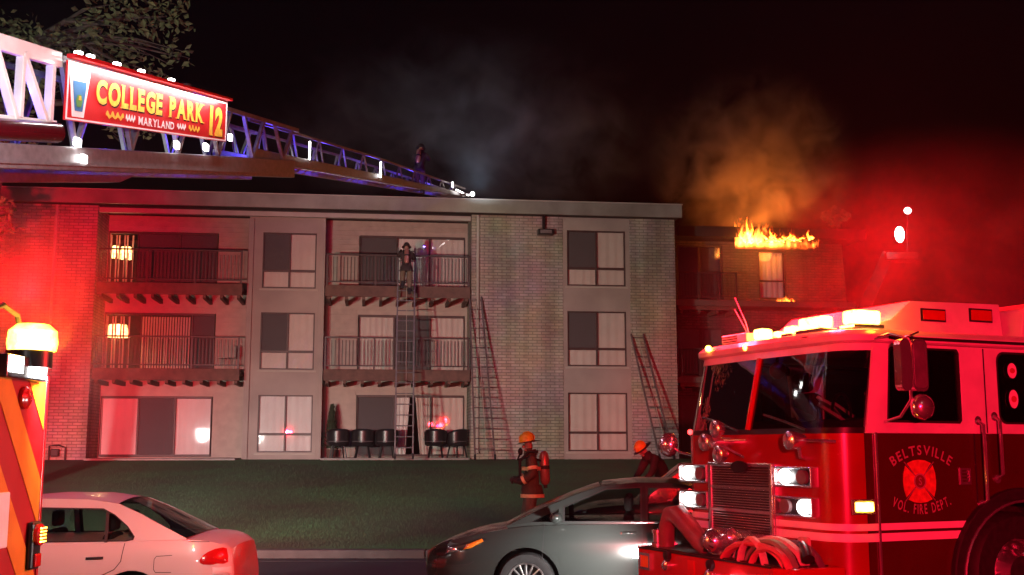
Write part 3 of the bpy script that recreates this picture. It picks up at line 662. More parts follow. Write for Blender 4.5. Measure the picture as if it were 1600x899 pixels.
wp('tip_lamp', K['white_e'], lambda m: m.bar(LP(20.9, -.02, 9.80), LP(22.5, -.02, 9.98), .025, .03), sec3)
wp('nozzle', K['alu'], lambda m: m.tube([LP(21.9,-.5,10.0), LP(22.3,-.5,10.25), LP(22.6,-.5,10.35)], [.07,.06,.04], 10), sec3, smooth=True)
wp('post_lamp', K['white_e'], lambda m: m.bar(LP(20.3, 0, 9.76), LP(20.3, 0, 9.9), .045, .045), sec3)
for u in (8.8, 13.5): wp('rail_lamp', K['white_e'], lambda m: m.bar(LP(u, -.10, zflyt(u)-.5), LP(u, -.10, zflyt(u)-.12), .022, .03), sec2)
lamp('SPOT', 'tip_spot_lamp', LP(22.4, .35, 10.0), 26, (.82,1.0,.72), .08, LP(25.0, 1.6, 8.4), 150, .9)
lamp('SPOT', 'tip_spot_lamp', LP(22.9, .1, 10.3), 300, (.72,.85,1.0), .08, LP(27, 0, 14.5), 120, .9)
for i, u in enumerate((-3.5, -.8, 2.0, 4.9, 7.8, 10.6, 14, 17.4, 20.6)):
    lamp('POINT', 'blue_rung_lamp', LP(u, -.5, zbt(u)+.28 if u < 7.5 else zflyb(u)+.28), 45 if u < 7 else 24, (.10,.06,1.0), .04)
# --- name board on the side of the aerial
def SG(s, t, w):
    u = 4.55*s; zb = 5.98+.2066*u; zt = 6.763+.1816*u
    return LP(u, .10+w, zb+(zt-zb)*t)
sg = wp('name_board', K['signred'], lambda m: m.plate(rect(0, 1, 0, 1), (), -.03, 0, fn=SG), bevel=.004)
wp('board_border', K['signwhite'], lambda m: m.plate(rect(.002, .998, .012, .988), [rect(.008, .992, .042, .958)], .001, .006, fn=SG), sg)
word('COLLEGE PARK', .145, .815, .36, .80, SG, 'letter', K['gold'], sg)
word('MARYLAND', .385, .61, .10, .26, SG, 'letter', K['signwhite'], sg, bold=.03)
word('12', .862, .965, .10, .82, SG, 'letter', K['gold'], sg, gap=.16, bold=.06)
for a, b, mt in ((.20,.30,'gold'), (.31,.365,'signwhite'), (.63,.69,'signwhite'), (.71,.79,'gold')):
    def scroll(m):
        n = 24; rows = []
        for i in range(n+1):
            s = a+(b-a)*i/n; c = .19+.035*math.sin(i*.9); h = .022+.03*abs(math.sin(i*.52))
            rows.append([SG(s, c-h, .008), SG(s, c+h, .008)])
        m.loft(rows)
    wp('scroll_ornament', K[mt], scroll, sg)
K['crestblue'] = pm('crest_blue', (.05,.20,.42), .4); K['crestgreen'] = pm('crest_green', (.10,.30,.08), .4)
def shield(k, t0, t1): return [(.06-.05*k, t1), (.06+.05*k, t1), (.06+.05*k, t1-.12*k), (.06+.028*k, t0), (.06-.028*k, t0), (.06-.05*k, t1-.12*k)]
wp('crest', K['signwhite'], lambda m: m.plate(shield(1, .07, .93), (), .001, .008, fn=SG), sg)
wp('crest_field', K['crestblue'], lambda m: m.plate(shield(.66, .17, .68), (), .0085, .012, fn=SG), sg)
wp('crest_mark', K['crestgreen'], lambda m: m.plate([(.05,.24),(.07,.24),(.076,.36),(.066,.46),(.05,.44),(.044,.34)], (), .0125, .016, fn=SG), sg)
wp('crest_mark', K['gold'], lambda m: m.plate([(.055,.36),(.068,.36),(.066,.43),(.057,.43)], (), .0165, .019, fn=SG), sg)
wp('lamp_hood', K['signred'], lambda m: m.plate([(0,1.03),(1,1.03),(1,1.10),(0,1.10)], (), -.02, .10, fn=SG), sg)
for s in (.02, .08, .22, .36, .55, .66):
    wp('board_lamp', K['white_e'] if s < .6 else K['chrome'], lambda m: m.plate(rect(s, s+.022, 1.115, 1.165), (), .02, .08, fn=SG), sg)
al = bpy.data.lights.new('board_lamp_strip', 'AREA'); al.shape = 'RECTANGLE'; al.size = 4.5; al.size_y = .05; al.energy = 55; al.color = (1,.97,.95)
ao = bpy.data.objects.new('board_lamp_strip', al); COL.objects.link(ao)
c0 = SG(.5, 1.02, .16); ax = (SG(1, 1, 0)-SG(0, 1, 0)).normalized(); dn = (SG(.5, .2, 0)-c0).normalized(); yv = (-dn).cross(ax).normalized()
ao.matrix_world = Matrix((ax, yv, ax.cross(yv))).transposed().to_4x4() ; ao.location = c0
for (u, z, sz) in ((.41, 5.80, .06), (.57, 5.62, .05), (3.02, 6.46, .06), (3.98, 6.68, .06), (4.85, 7.08, .04)):
    wp('deck_lamp', K['white_e'], lambda m: m.box(*(LP(u, .03, z).x-.03, LP(u, .03, z).x+.03), LP(u, 0, z).y-sz, LP(u, 0, z).y+sz, z-.05, z+.05), sec1)
lamp('SPOT', 'boom_flood_lamp', LP(-3.2, 2.2, 5.6), 700, (.95,.97,1.0), .1, LP(-.7, 0, 6.2), 70, .7)

# sparse tree beyond the aerial
K['bark'] = pm('bark', (.07,.055,.045), .95, var=.4, bump=.5, bscale=20)
K['leaf'] = pm('dim_foliage', (.11,.13,.055), .8, var=.45, scale=3)
lamp('SPOT', 'side_flood_or_added_spot', (-11.0, 9.2, 2.8), 3800, (1,.98,.86), .15, (-9.0, 24.5, 10.2), 30, .8)  # extra spot added to brighten the tree's leaves
def tree(name, label, base, trunk, clumps, nleaf, lsize, mat, seed, group=None):
    t = thing(name, label, 'tree', base, 0, group); rt = random.Random(seed)
    m = MB(); m.tube([(0,0,-.1)]+[tuple(p) for p in trunk], [.26]+[.22*(1-.8*i/len(trunk)) for i in range(len(trunk))], 10)
    for (c, r) in clumps:
        k = min(range(len(trunk)), key=lambda i: (Vector(trunk[i])-Vector(c)).length); p = Vector(trunk[k]); c = Vector(c); mid = (p+c)/2+Vector((rt.uniform(-.3,.3), rt.uniform(-.3,.3), .25))
        m.tube([tuple(p), tuple(mid), tuple(c)], [.09, .05, .015], 6)
        for q in range(4):
            e = c+Vector((rt.uniform(-1,1), rt.uniform(-1,1), rt.uniform(-.8,.8)))*r*.8; m.tube([tuple(mid), tuple((mid+e)/2+Vector((0,0,.1))), tuple(e)], [.03,.02,.006], 5)
    m.build('trunk', K['bark'], t, smooth=True)
    m = MB(); tot = sum(r**2.2 for c, r in clumps)
    for (c, r) in clumps:
        for i in range(int(nleaf*r**2.2/tot)):
            d = Vector((rt.gauss(0,1), rt.gauss(0,1), rt.gauss(0,1))).normalized()*r*rt.random()**.45; d.z *= .8
            p = Vector(c)+d; a = Vector((rt.gauss(0,1), rt.gauss(0,1), rt.gauss(0,.6))).normalized(); b = a.cross(Vector((rt.gauss(0,1), rt.gauss(0,1), rt.gauss(0,1)))).normalized(); s = lsize*rt.uniform(.6,1.3)
            k = len(m.v); n_ = a.cross(b)*s*.12
            m.v += [tuple(p-a*s), tuple(p+b*s*.5-n_), tuple(p+a*s), tuple(p-b*s*.5-n_), tuple(p+n_)]; m.f += [(k,k+1,k+4),(k+1,k+2,k+4),(k+2,k+3,k+4),(k+3,k,k+4)]
    m.build('crown', mat, t, fix=False)
    return t
tree('shade_tree', 'leafy tree behind the name board of the aerial', (-12.2, 24.5, .35), [(.1,0,2),(.3,.1,4.5),(.6,.2,7),(1.0,.2,9.2),(1.3,.1,10.6)],
     [((1.4,-.5,9.8),1.2), ((.4,.4,10.6),1.3), ((2.4,0,10.4),.8), ((3.3,-.2,10.9),.9), ((3.7,0,9.9),.65), ((4.2,.1,9.4),.55), ((4.0,.2,8.8),.5), ((4.6,.1,10.3),.42), ((3.4,.4,8.7),.4), ((4.4,.0,11.2),.7), ((1.0,.0,8.4),.9), ((.5,.3,6.6),.8), ((.55,.0,5.6),.55), ((-.5,.5,9),1.3)],
     3000, .10, K['leaf'], 5)
# ------------------------------------------------------------------ fire engine (local: x rearwards, y to the far side, z up)
EN = thing('fire_engine', 'red and white fire engine with lit beacons and headlights, parked nearest the camera', 'fire engine', (3.152, 9.8, 0), R(24))
def ep(name, mat, fill, parent=None, smooth=False, bevel=0):
    m = MB(); fill(m); return m.build(name, mat, parent or EN, smooth, bevel)
WD = 2.45
def path(xf, r, y0, y1, x_end, n=6):
    """plan outline from the near side round the front to the far side"""
    p = [(x_end, y0)]
    p += [(xf+r-r*math.sin(R(90*k/n)), y0+r-r*math.cos(R(90*k/n))) for k in range(n+1)]
    p += [(xf-.03*math.sin(math.pi*j/6), y0+r+(y1-y0-2*r)*j/6) for j in range(1, 6)]
    p += [(xf+r-r*math.cos(R(90*k/n)), y1-r+r*math.sin(R(90*k/n))) for k in range(n+1)]
    return p + [(x_end, y1)]
def shell(m, z0, z1, xf0, xf1, r, y0, y1, x_end, out=0.0, steps=6):
    rows = []
    for j in range(steps+1):
        t = j/steps; z = z0+(z1-z0)*t; xf = xf0+(xf1-xf0)*t
        rows.append([(x, y, z) for x, y in path(xf-out, r, y0-out, y1+out, x_end)])
    m.loft(rows)
# lower cab, red
arch = [(.72, .62)] + [(1.6-.88*math.cos(R(a)), .75+.79*math.sin(R(a))) for a in range(0, 181, 12)] + [(2.48, .62)]
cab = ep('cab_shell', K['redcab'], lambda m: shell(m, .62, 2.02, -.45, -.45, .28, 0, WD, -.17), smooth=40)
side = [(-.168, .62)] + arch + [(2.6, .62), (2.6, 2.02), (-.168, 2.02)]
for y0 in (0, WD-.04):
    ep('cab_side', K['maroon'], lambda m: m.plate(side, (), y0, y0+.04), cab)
# upper cab, white, with window openings
w1 = [(.09, 2.115), (.93, 2.11), (.955, 2.14), (.955, 2.745), (.93, 2.775), (.17, 2.775), (.14, 2.75)]
w2 = rrect(1.40, 2.35, 2.11, 2.77, .09)
for y0 in (-.004, WD-.036):
    u = ep('upper_side', K['whitepaint'], lambda m: m.plate([(-.15, 2.022), (2.6, 2.022), (2.6, 2.80), (-.02, 2.80)], [w1, w2], y0, y0+.04), bevel=.004)
    ep('door_window', K['cabglass'], lambda m: m.plate(w1, (), y0+.018, y0+.024), u)
    ep('rear_window', K['cabglass'], lambda m: m.plate(w2, (), y0+.018, y0+.024), u)
    for w in (w1, w2):
        cx = sum(p[0] for p in w)/len(w); cz = sum(p[1] for p in w)/len(w)
        inn = [(cx+(a-cx)*.955, cz+(b-cz)*.945) for a, b in w]
        ep('window_seal', K['black'], lambda m: m.plate(w, [inn], y0+.004, y0+.036), u)
# windscreen: cowl, two raked panes wrapping the corners, header, centre post
ep('cowl', K['blackgloss'], lambda m: shell(m, 2.02, 2.075, -.45, -.438, .30, .012, WD-.012, -.14), smooth=True)
full = []
for j in range(9):
    t = j/8; z = 2.07+.67*t; xf = -.44+.16*t; full.append([(x, y, z) for x, y in path(xf, .30, .012, WD-.012, -.11+.09*t)])
half = len(full[0])//2
ep('windscreen_pane', K['cabglass'], lambda m: m.loft([r[:half+1] for r in full]), smooth='full')
ep('windscreen_pane', K['cabglass'], lambda m: m.loft([r[half:] for r in full]), smooth='full')
hdr = ep('header', K['whitepaint'], lambda m: shell(m, 2.735, 2.80, -.285, -.27, .30, -.002, WD+.002, 0), smooth=True)
ep('centre_post', K['redpaint'], lambda m: m.bar((-.475, 1.225, 2.06), (-.315, 1.225, 2.74), .05, .05, up=(1,0,0)), bevel=.01)
for s, ys in ((0, -.002), (1, WD+.002)):
    for j in range(1): ep('corner_pillar', K['whitepaint'], lambda m: m.plate([(-.15, 2.022), (-.10, 2.022), (.0, 2.80), (-.045, 2.80)], (), ys-.012 if s == 0 else ys, ys if s == 0 else ys+.012))
for (ya, yb) in ((.35, 1.0), (1.35, 2.0)):
    ep('wiper', K['blackgloss'], lambda m: m.tube([(-.50, ya, 2.05), (-.475, (ya+yb)/2, 2.13), (-.46, yb, 2.20)], .012, 6))
# roof
def roof(m):
    rows = []
    for z, o in ((2.802, .0), (2.82, .035), (2.87, .04), (2.915, .0), (2.935, -.10)):
        p = path(-.28-o, .30, -o, WD+o, 2.6); rows.append([(x, y, z) for x, y in p])
    m.loft(rows, closed=True, cap=True)
rf = ep('roof', K['whitepaint'], roof, smooth=35)
ep('gutter_strip', K['black'], lambda m: m.box(.12, 2.6, -.052, -.038, 2.835, 2.862), rf)
# light housing on the roof
prof = [(.10, 2.94), (.16, 2.985), (.50, 3.06), (.75, 3.25), (1.87, 3.27), (1.90, 2.94)]
lb = ep('roof_housing', K['whitepaint'], lambda m: m.plate(prof, (), .35, 2.10), bevel=.015)
for a, b, c, d in ((.88, 1.15, 3.08, 3.17), (1.48, 1.74, 3.10, 3.20)):
    wn = ep('housing_window', K['black'], lambda m: m.box(a-.015, b+.015, .338, .349, c-.015, d+.015), lb)
    ep('lens', K['redlens'], lambda m: m.box(a, b, .328, .337, c, d), wn, bevel=.01)
ep('rear_housing', K['whitepaint'], lambda m: m.plate([(1.96, 2.94), (2.02, 3.22), (2.25, 3.30), (2.6, 3.30), (2.6, 2.94)], (), .2, 2.25), bevel=.015)
# beacons along the front of the roof
def beacon(name, mat, x0, x1, y0, y1, z0, z1, base=True):
    b = ep(name, mat, lambda m: m.box(x0, x1, y0, y1, z0, z1), bevel=.03)
    if base: ep('base', K['chrome'], lambda m: m.box(x0-.015, x1+.015, y0-.015, y1+.015, z0-.04, z0-.002), b, bevel=.008)
    return b
beacon('beacon', K['hot_e'], .03, .34, .28, .46, 3.0, 3.13)
beacon('beacon', K['hot_e'], -.20, -.06, .45, .80, 2.97, 3.08)
beacon('beacon', K['hot_e'], -.20, -.08, .88, 1.02, 2.96, 3.03)
beacon('beacon', K['hot_e'], -.20, -.08, 1.10, 1.20, 2.94, 3.00)
beacon('beacon', K['hot_e'], -.20, -.06, 1.34, 1.50, 2.94, 3.05)
sp = ep('speaker_box', K['whitepaint'], lambda m: m.box(-.20, .02, 1.60, 2.02, 2.94, 3.03), bevel=.01)
for k in range(3): ep('louvre', K['blackgloss'], lambda m: m.box(-.207, -.201, 1.75, 2.0, 2.952+k*.025, 2.962+k*.025), sp)
for y in (2.07, 1.42): ep('clearance_lamp', K['amber_e'], lambda m: m.ball((-.33, y, 2.90 if y > 2 else 2.86), .035), smooth=True)
for y, z in ((.5, 2.89), (1.85, 2.885), (1.95, 2.885)): ep('roof_clip', K['chrome'], lambda m: m.box(-.325, -.31, y, y+.09, z-.012, z))
for (x_, y_, dz) in ((.3, 2.2, .42), (.2, 2.05, .52)): ep('whip_antenna', K['alu'], lambda m: m.tube([(x_, y_, 2.93), (x_-.06, y_+.02, 2.93+dz*.5), (x_-.16, y_+.06, 2.93+dz)], [.008, .006, .004], 6))
# grille
gr = ep('grille', K['chrome'], lambda m: m.plate(rect(.80, 1.86, 1.06, 1.76), [rect(.86, 1.80, 1.10, 1.72)], -.52, -.46, fn=lambda a, b, w: (w, a, b)), bevel=.012)
ep('grille_backing', K['black'], lambda m: m.box(-.492, -.485, .84, 1.82, 1.08, 1.74), gr)
sl = MB(); sl.plate([(0,0),(-.022,.004),(-.022,.012),(0,.014)], (), .86, 1.80, fn=lambda a, b, w: (a, w, b)); sl = sl.mesh('grille_slat')
for k in range(26): link('grille_slat', sl, K['chrome'], gr, loc=(-.494, 0, 1.105+k*.0235))
for z in (1.30, 1.52): ep('grille_bar', K['chrome'], lambda m: m.box(-.526, -.495, .86, 1.80, z, z+.022), gr)
ep('grille_upright', K['chrome'], lambda m: m.box(-.545, -.52, .80, .85, 1.04, 1.76), gr, bevel=.01)
ep('badge', K['blackgloss'], lambda m: m.plate(ellipse(1.30, 1.72, .13, .055), (), -.545, -.522, fn=lambda a, b, w: (w, a, b)), gr)
# headlamps
for (ya, yb) in ((.27, .80), (1.87, 2.38)):
    for z0, z1 in ((1.555, 1.735), (1.30, 1.475)):
        h = ep('headlamp', K['chrome'], lambda m: m.plate(rect(ya, yb, z0, z1), [rect(ya+.02, yb-.02, z0+.02, z1-.02)], -.53, -.44, fn=lambda a, b, w: (w, a, b)), bevel=.008)
        ep('housing', K['blackgloss'], lambda m: m.box(-.485, -.475, ya+.01, yb-.01, z0+.01, z1-.01), h)
        for q, (a, b) in enumerate(((ya+.03, (ya+yb)/2-.01), ((ya+yb)/2+.01, yb-.03))):
            outer = (q == 1) if z0 > 1.5 else (q == 0)
            if ya > 1: outer = (q == 1)
            ep('lens', K['white_e'] if outer else K['alup'], lambda m: m.plate(ellipse((a+b)/2, (z0+z1)/2, .070, .062), (), -.525, -.487, fn=lambda a_, b_, w: (w, a_, b_)), h, bevel=.01)
ts = ep('turn_signal', K['chrome'], lambda m: m.plate([(-.34,1.34),(-.10,1.34),(-.10,1.47),(-.34,1.47)], (), -.030, -.002), bevel=.01)
ep('lens', K['amber_e'], lambda m: m.plate([(-.31,1.365),(-.13,1.365),(-.13,1.445),(-.31,1.445)], (), -.045, -.031), ts, bevel=.01)
# white stripes round the cab
for z0, z1 in ((1.205, 1.262), (1.112, 1.180)):
    ep('stripe', K['stripewhite'], lambda m: shell(m, z0, z1, -.45, -.45, .28, 0, WD, -.165, .004, 1), smooth=True)
    xe = 1.6-.88*math.sqrt(max(0, 1-((z0+z1)/2-.75)**2/.79**2))
    ep('stripe', K['stripewhite'], lambda m: m.plate([(-.164, z0), (xe-.02, z0), (xe+.03, z1), (-.164, z1)], (), -.005, -.001))
# door: hinge bead, seams, latch, grab bars
ep('hinge_bead', K['chrome'], lambda m: m.box(-.065, -.04, -.022, -.001, .66, 2.03), bevel=.006)
ep('door_seam', K['black'], lambda m: m.box(1.075, 1.09, -.003, -.0005, 1.42, 2.80))
ep('door_seam', K['black'], lambda m: m.box(1.235, 1.25, -.006, -.0045, 2.03, 2.79))
la = ep('door_latch', K['chrome'], lambda m: m.plate(rect(.885, 1.01, 1.575, 1.72), [rect(.905, .99, 1.60, 1.70)], -.012, -.001))
for k in range(3): ep('latch_bar', K['chrome'], lambda m: m.box(.905, .99, -.010, -.002, 1.615+k*.03, 1.628+k*.03), la)
for x, z0, z1 in ((1.13, 1.40, 2.14), (1.33, 1.62, 2.18)):
    g = ep('grab_bar', K['chrome'], lambda m: m.tube([(x, -.005, z0), (x, -.07, z0+.04), (x, -.07, z1-.04), (x, -.005, z1)], .017, 8), smooth=True)
    for z in (z0, z1): ep('flange', K['chrome'], lambda m: m.lathe([(.04,-.012),(.04,-.001)], 14, (x, 0, z), 'y', cap=True), g, smooth=True)
# decals on the rear window, one over the other
for z, rx, rz in ((2.60, .055, .07), (2.34, .055, .085)):
    d = ep('window_decal', K['stripewhite'], lambda m: m.plate(ellipse(1.585, z, rx, rz), (), -.012, -.006))
    ep('decal_mark', K['darkred'], lambda m: m.plate(ellipse(1.585, z, rx*.6, rz*.35), (), -.0145, -.0125), d)
# door lettering and emblem
def arc_word(text, cx, cz, r, a0, a1, h, up, name):
    gl = [text_mesh(c, .02) if c != ' ' else None for c in text]
    ws = [(g[2][1]-g[2][0])*h if g else h*.35 for g in gl]; gap = .018
    tot = sum(ws)+gap*(len(ws)-1); s = 0; k = (a1-a0)/tot
    for g, w in zip(gl, ws):
        if g:
            v, f, bb = g; a = R(a0+k*(s+w/2)); hh = h/(bb[3]-bb[2]) if bb[3]-bb[2] > .4 else h/.75; pts = []
            for p in v:
                lx = (p[0]-(bb[0]+bb[1])/2)*h*abs(R(a1-a0))*r/tot; lz = (p[1]-(bb[2] if bb[3]-bb[2] > .4 else 0))*hh
                rad = r+lz if up else r-lz
                aa = a + (lx/r if up else -lx/r)*(-1 if up else -1)
                pts.append((cx+rad*math.sin(-aa) if False else cx+rad*math.cos(aa), -.006, cz+rad*math.sin(aa)))
            m = MB(); m.add(pts, f); m.build(name, K['decalgrey'], EN)
        s += w+gap
K['decalgrey'] = pm('faded_door_lettering', (.36,.24,.22), .5)
arc_word('BELTSVILLE', .45, 1.27, .565, 124, 56, .085, True, 'letter')
arc_word('VOL. FIRE DEPT.', .43, 2.10, .77, 244, 296, .085, False, 'letter')
K['emblem'] = pm('emblem_red_gold', (.62,.13,.05), .45, var=.3, scale=18); K['emblemdark'] = pm('emblem_dark', (.16,.02,.02), .5)
em = ep('emblem', K['emblem'], lambda m: [m.plate([(.42+math.cos(R(90*k))*x-math.sin(R(90*k))*z, 1.61+math.sin(R(90*k))*x*1.0+math.cos(R(90*k))*z) for x, z in ((-.045,.05),(-.135,.155),(-.07,.178),(0,.185),(.07,.178),(.135,.155),(.045,.05))], (), -.006, -.002) for k in range(4)])
ep('emblem_ring', K['decalgrey'], lambda m: m.plate(ellipse(.42, 1.61, .068, .068), [ellipse(.42, 1.61, .055, .055)], -.011, -.0065), em)
ep('emblem_centre', K['emblemdark'], lambda m: m.plate(ellipse(.42, 1.61, .0545, .0545), (), -.009, -.0062), em)
sv, sf, sb = text_mesh('S', .01)
ep('emblem_letter', K['decalgrey'], lambda m: m.add([(.42+(p[0]-(sb[0]+sb[1])/2)*.09, -.0115, 1.61+(p[1]-(sb[2]+sb[3])/2)*.09) for p in sv], sf), em)
for k in range(4):
    a = R(45+90*k); ep('emblem_tool', K['decalgrey'], lambda m: m.bar((.42+.075*math.cos(a), -.0045, 1.61+.075*math.sin(a)), (.42+.235*math.cos(a), -.0045, 1.61+.235*math.sin(a)), .008, .004), em)
# wheel and flare
ring = [(1.6-.88*math.cos(R(a)), .75+.79*math.sin(R(a))) for a in range(-10, 191, 10)]; rin = [(1.6-.77*math.cos(R(a)), .75+.68*math.sin(R(a))) for a in range(190, -11, -10)]
ep('wheel_flare', K['black'], lambda m: m.plate(ring+rin, (), -.055, .10), bevel=.015)
ep('flare_trim', K['chrome'], lambda m: m.tube([(1.6-.765*math.cos(R(a)), -.058, .75+.675*math.sin(R(a))) for a in range(0, 181, 10)], .013, 6), smooth=True)
ep('wheel_well', K['black'], lambda m: m.lathe([(.86,.10),(.86,.62),(.0,.63)], 28, (1.6, 0, .76), 'y'), smooth=True)
for y, s in ((.19, -1), (WD-.19, 1)):
    wh = ep('tyre', K['black'], lambda m: m.lathe([(.30,-.13*s),(.34,-.15*s),(.50,-.14*s),(.54,-.09*s),(.54,.09*s),(.50,.14*s),(.3,.13*s)], 36, (1.6, y, .78), 'y'), smooth=40)
    ep('rim', K['alu'], lambda m: m.lathe([(.30,.13*s),(.28,.02*s),(.2,-.01*s),(.16,.06*s),(.15,.14*s),(.0,.15*s)] if s > 0 else [(.30,-.13),(.28,-.06),(.2,-.03),(.16,-.10),(.15,-.17),(.0,-.18)], 30, (1.6, y, .78), 'y'), wh, smooth=40)
    for k in range(10):
        a = 2*math.pi*k/10; ep('wheel_nut', K['chrome'], lambda m: m.lathe([(.018,-.02),(.018,.02)], 6, (1.6+.225*math.cos(a), y+s*.05, .78+.225*math.sin(a)), 'y', cap=True), wh)
# rear body, mostly out of frame
ep('pump_body', K['redpaint'], lambda m: m.box(2.62, 8.2, .0, WD, .70, 2.85), bevel=.03)
pb = ep('pump_panel', K['alu'], lambda m: m.box(2.75, 3.65, -.02, -.001, .95, 2.05), bevel=.01)
for gx in (2.95, 3.2, 3.45):
    for gz in (1.75, 1.45): ep('gauge', K['chrome'], lambda m: m.lathe([(.09,-.05),(.09,-.02),(.07,-.021)], 20, (gx, 0, gz), 'y'), pb, smooth=True)
    ep('discharge_cap', K['chrome'], lambda m: m.lathe([(.07,-.14),(.08,-.12),(.08,-.02)], 16, (gx, 0, 1.15), 'y', cap=True), pb, smooth=True)
for cx_ in (3.75, 4.95, 7.05):
    cdr = ep('compartment_door', K['alu'], lambda m: m.box(cx_, cx_+1.05, -.02, -.001, .95 if cx_ != 4.95 else 1.45, 2.45), bevel=.01)
    for k in range(14 if cx_ != 4.95 else 9): ep('shutter_slat', K['alup'], lambda m: m.box(cx_+.03, cx_+1.02, -.03, -.021, 2.36-k*.105, 2.44-k*.105), cdr, bevel=.006)
for z0, z1 in ((1.205, 1.262), (1.112, 1.180)):
    ep('stripe', K['stripewhite'], lambda m: m.box(2.49, 2.74, -.005, -.001, z0, z1))
ep('hose_bed_rail', K['alu'], lambda m: m.box(2.7, 8.1, .0, .06, 2.852, 3.02), bevel=.01)
ep('under_frame', K['black'], lambda m: m.box(.0, 8.0, .35, WD-.35, .45, .74))
for y, s in ((.2, -1), (WD-.2, 1)):
    ep('tyre', K['black'], lambda m: m.lathe([(.0,-.15),(.30,-.13),(.50,-.14),(.54,-.09),(.54,.09),(.50,.14),(.3,.13),(.0,.15)], 32, (6.4, y, .78), 'y'), smooth=40)
# mirror
mi = ep('mirror_arm', K['chrome'], lambda m: [m.tube([(-.03,-.02,2.83),(.0,-.18,2.86),(.12,-.27,2.82),(.12,-.27,2.40)], .014, 8), m.tube([(.05,-.02,2.12),(.08,-.18,2.16),(.12,-.27,2.30),(.12,-.27,2.45)], .014, 8), m.tube([(.10,-.27,2.83),(.24,-.26,2.88),(.27,-.12,2.86),(.25,-.04,2.84)], .010, 6)], smooth=True)
for x0, x1, a in ((-.03, .085, .02), (.10, .265, -.03)):
    h = ep('mirror_head', K['chrome'], lambda m: m.plate(rrect(x0, x1, 2.37, 2.81, .05), (), -.33, -.25), mi, bevel=.012)
ep('mirror_glass', K['alup'], lambda m: m.plate(rrect(.115, .25, 2.40, 2.79, .04), (), -.3325, -.3305), mi)
cv = ep('convex_mirror', K['chrome'], lambda m: m.lathe([(.0,-.09),(.06,-.08),(.10,-.045),(.112,0),(.10,.03),(.0,.04)], 24, (.21,-.29,2.24), 'y'), smooth=True)
fm = ep('far_mirror', K['chrome'], lambda m: m.lathe([(.0,-.12),(.07,-.10),(.12,-.05),(.13,0),(.12,.03),(.0,.04)], 20, (-.32, WD+.42, 1.93), 'x'), smooth=True)
ep('arm', K['chrome'], lambda m: m.tube([(-.2,WD+.01,1.80),(-.3,WD+.25,1.85),(-.3,WD+.42,1.93)], .014, 6), fm)
ep('corner_marker', K['red_e'], lambda m: m.ball((-.30, WD+.04, 2.06), .03), smooth=True)
# spinning three-lamp warning light above the grille
rr = ep('rotor_hub', K['chrome'], lambda m: m.lathe([(.0,-.72),(.05,-.71),(.06,-.66),(.045,-.47)], 16, (0, 1.50, 1.95), 'x'), smooth=True)
for y, z in ((1.45, 2.075), (1.645, 1.95), (1.41, 1.835)):
    ep('rotor_arm', K['chrome'], lambda m: m.bar((-.66, 1.50, 1.95), (-.66, y, z), .03, .03), rr)
    lp = ep('rotor_lamp', K['chrome'], lambda m: m.lathe([(.0,-.60),(.05,-.61),(.08,-.66),(.084,-.70)], 20, (0, y, z), 'x'), rr, smooth=True)
    ep('rotor_lens', K['chrome'], lambda m: m.lathe([(.083,-.702),(.06,-.715),(.0,-.72)], 20, (0, y, z), 'x'), rr, smooth=True)
ep('rotor_bracket', K['chrome'], lambda m: [m.bar((-.60,1.50,1.93),(-.45,1.30,1.80),.05,.02), m.bar((-.60,1.48,1.97),(-.45,1.24,1.97),.03,.015)], rr)
st = ep('spot_lamp', K['chrome'], lambda m: m.lathe([(.0,-.50),(.05,-.52),(.075,-.60),(.08,-.68),(.06,-.69),(.0,-.70)], 20, (0, .36, 1.96), 'x'), smooth=True)
ep('spot_stalk', K['chrome'], lambda m: [m.tube([(-.57,.36,1.89),(-.55,.37,1.82),(-.45,.38,1.80)], .02, 8), m.tube([(-.55,.30,1.96),(-.50,.12,1.955),(-.42,.06,1.95)], .014, 8)], st)
# bumper with hose tray
def bump(m):
    pl = [(-.42, -.01), (-.95, -.01), (-1.05, .14), (-1.05, 2.32), (-.95, 2.46), (-.42, 2.46)]
    m.loft([[(x, y, z) for x, y in pl] for z in (.46, .92)], closed=True, cap=True)
bu = ep('bumper', K['redpaint'], bump, bevel=.02)
ep('bumper_rub_strip', K['blackgloss'], lambda m: m.box(-1.062, -1.051, .16, 2.30, .915, .932), bu)
ep('tray_floor', K['blackgloss'], lambda m: m.box(-.95, -.50, .12, 2.36, .921, .928), bu)
bl = ep('bumper_lamp', K['chrome'], lambda m: m.plate(rect(2.06, 2.26, .72, .88), [rect(2.085, 2.235, .745, .855)], -1.075, -1.05, fn=lambda a, b, w: (w, a, b)), bu)
ep('bumper_lens', K['amberlens'], lambda m: m.box(-1.068, -1.052, 2.085, 2.235, .745, .855), bu)
for y, z in ((1.74, .80), (1.02, .78)):
    ep('bumper_fitting', K['chrome'], lambda m: m.lathe([(.05,-1.05),(.05,-1.10),(.025,-1.12),(.0,-1.125)], 14, (0, y, z), 'x'), bu, smooth=True)
    ep('bumper_cap', K['black'], lambda m: m.lathe([(.045,-1.05),(.045,-1.09),(.0,-1.10)], 14, (0, y, z+.09), 'x'), bu, smooth=True)
ep('bumper_plate', K['redlens'], lambda m: m.box(-1.06, -1.051, 1.30, 1.42, .70, .88), bu, bevel=.008)
ep('bumper_lamp', K['white_e'], lambda m: m.plate(rrect(.52, .74, .71, .81, .04), (), -1.075, -1.052, fn=lambda a, b, w: (w, a, b)), bu)
cpn = ep('coupling', K['chrome'], lambda m: m.lathe([(.06,.93),(.06,.96),(.045,.97),(.045,1.05),(.055,1.06),(.055,1.09),(.0,1.10)], 18, (-.86, 2.26, 0)), smooth=40)
K['pinkhose'] = pm('suction_hose_jacket', (.20,.07,.08), .45, var=.3)
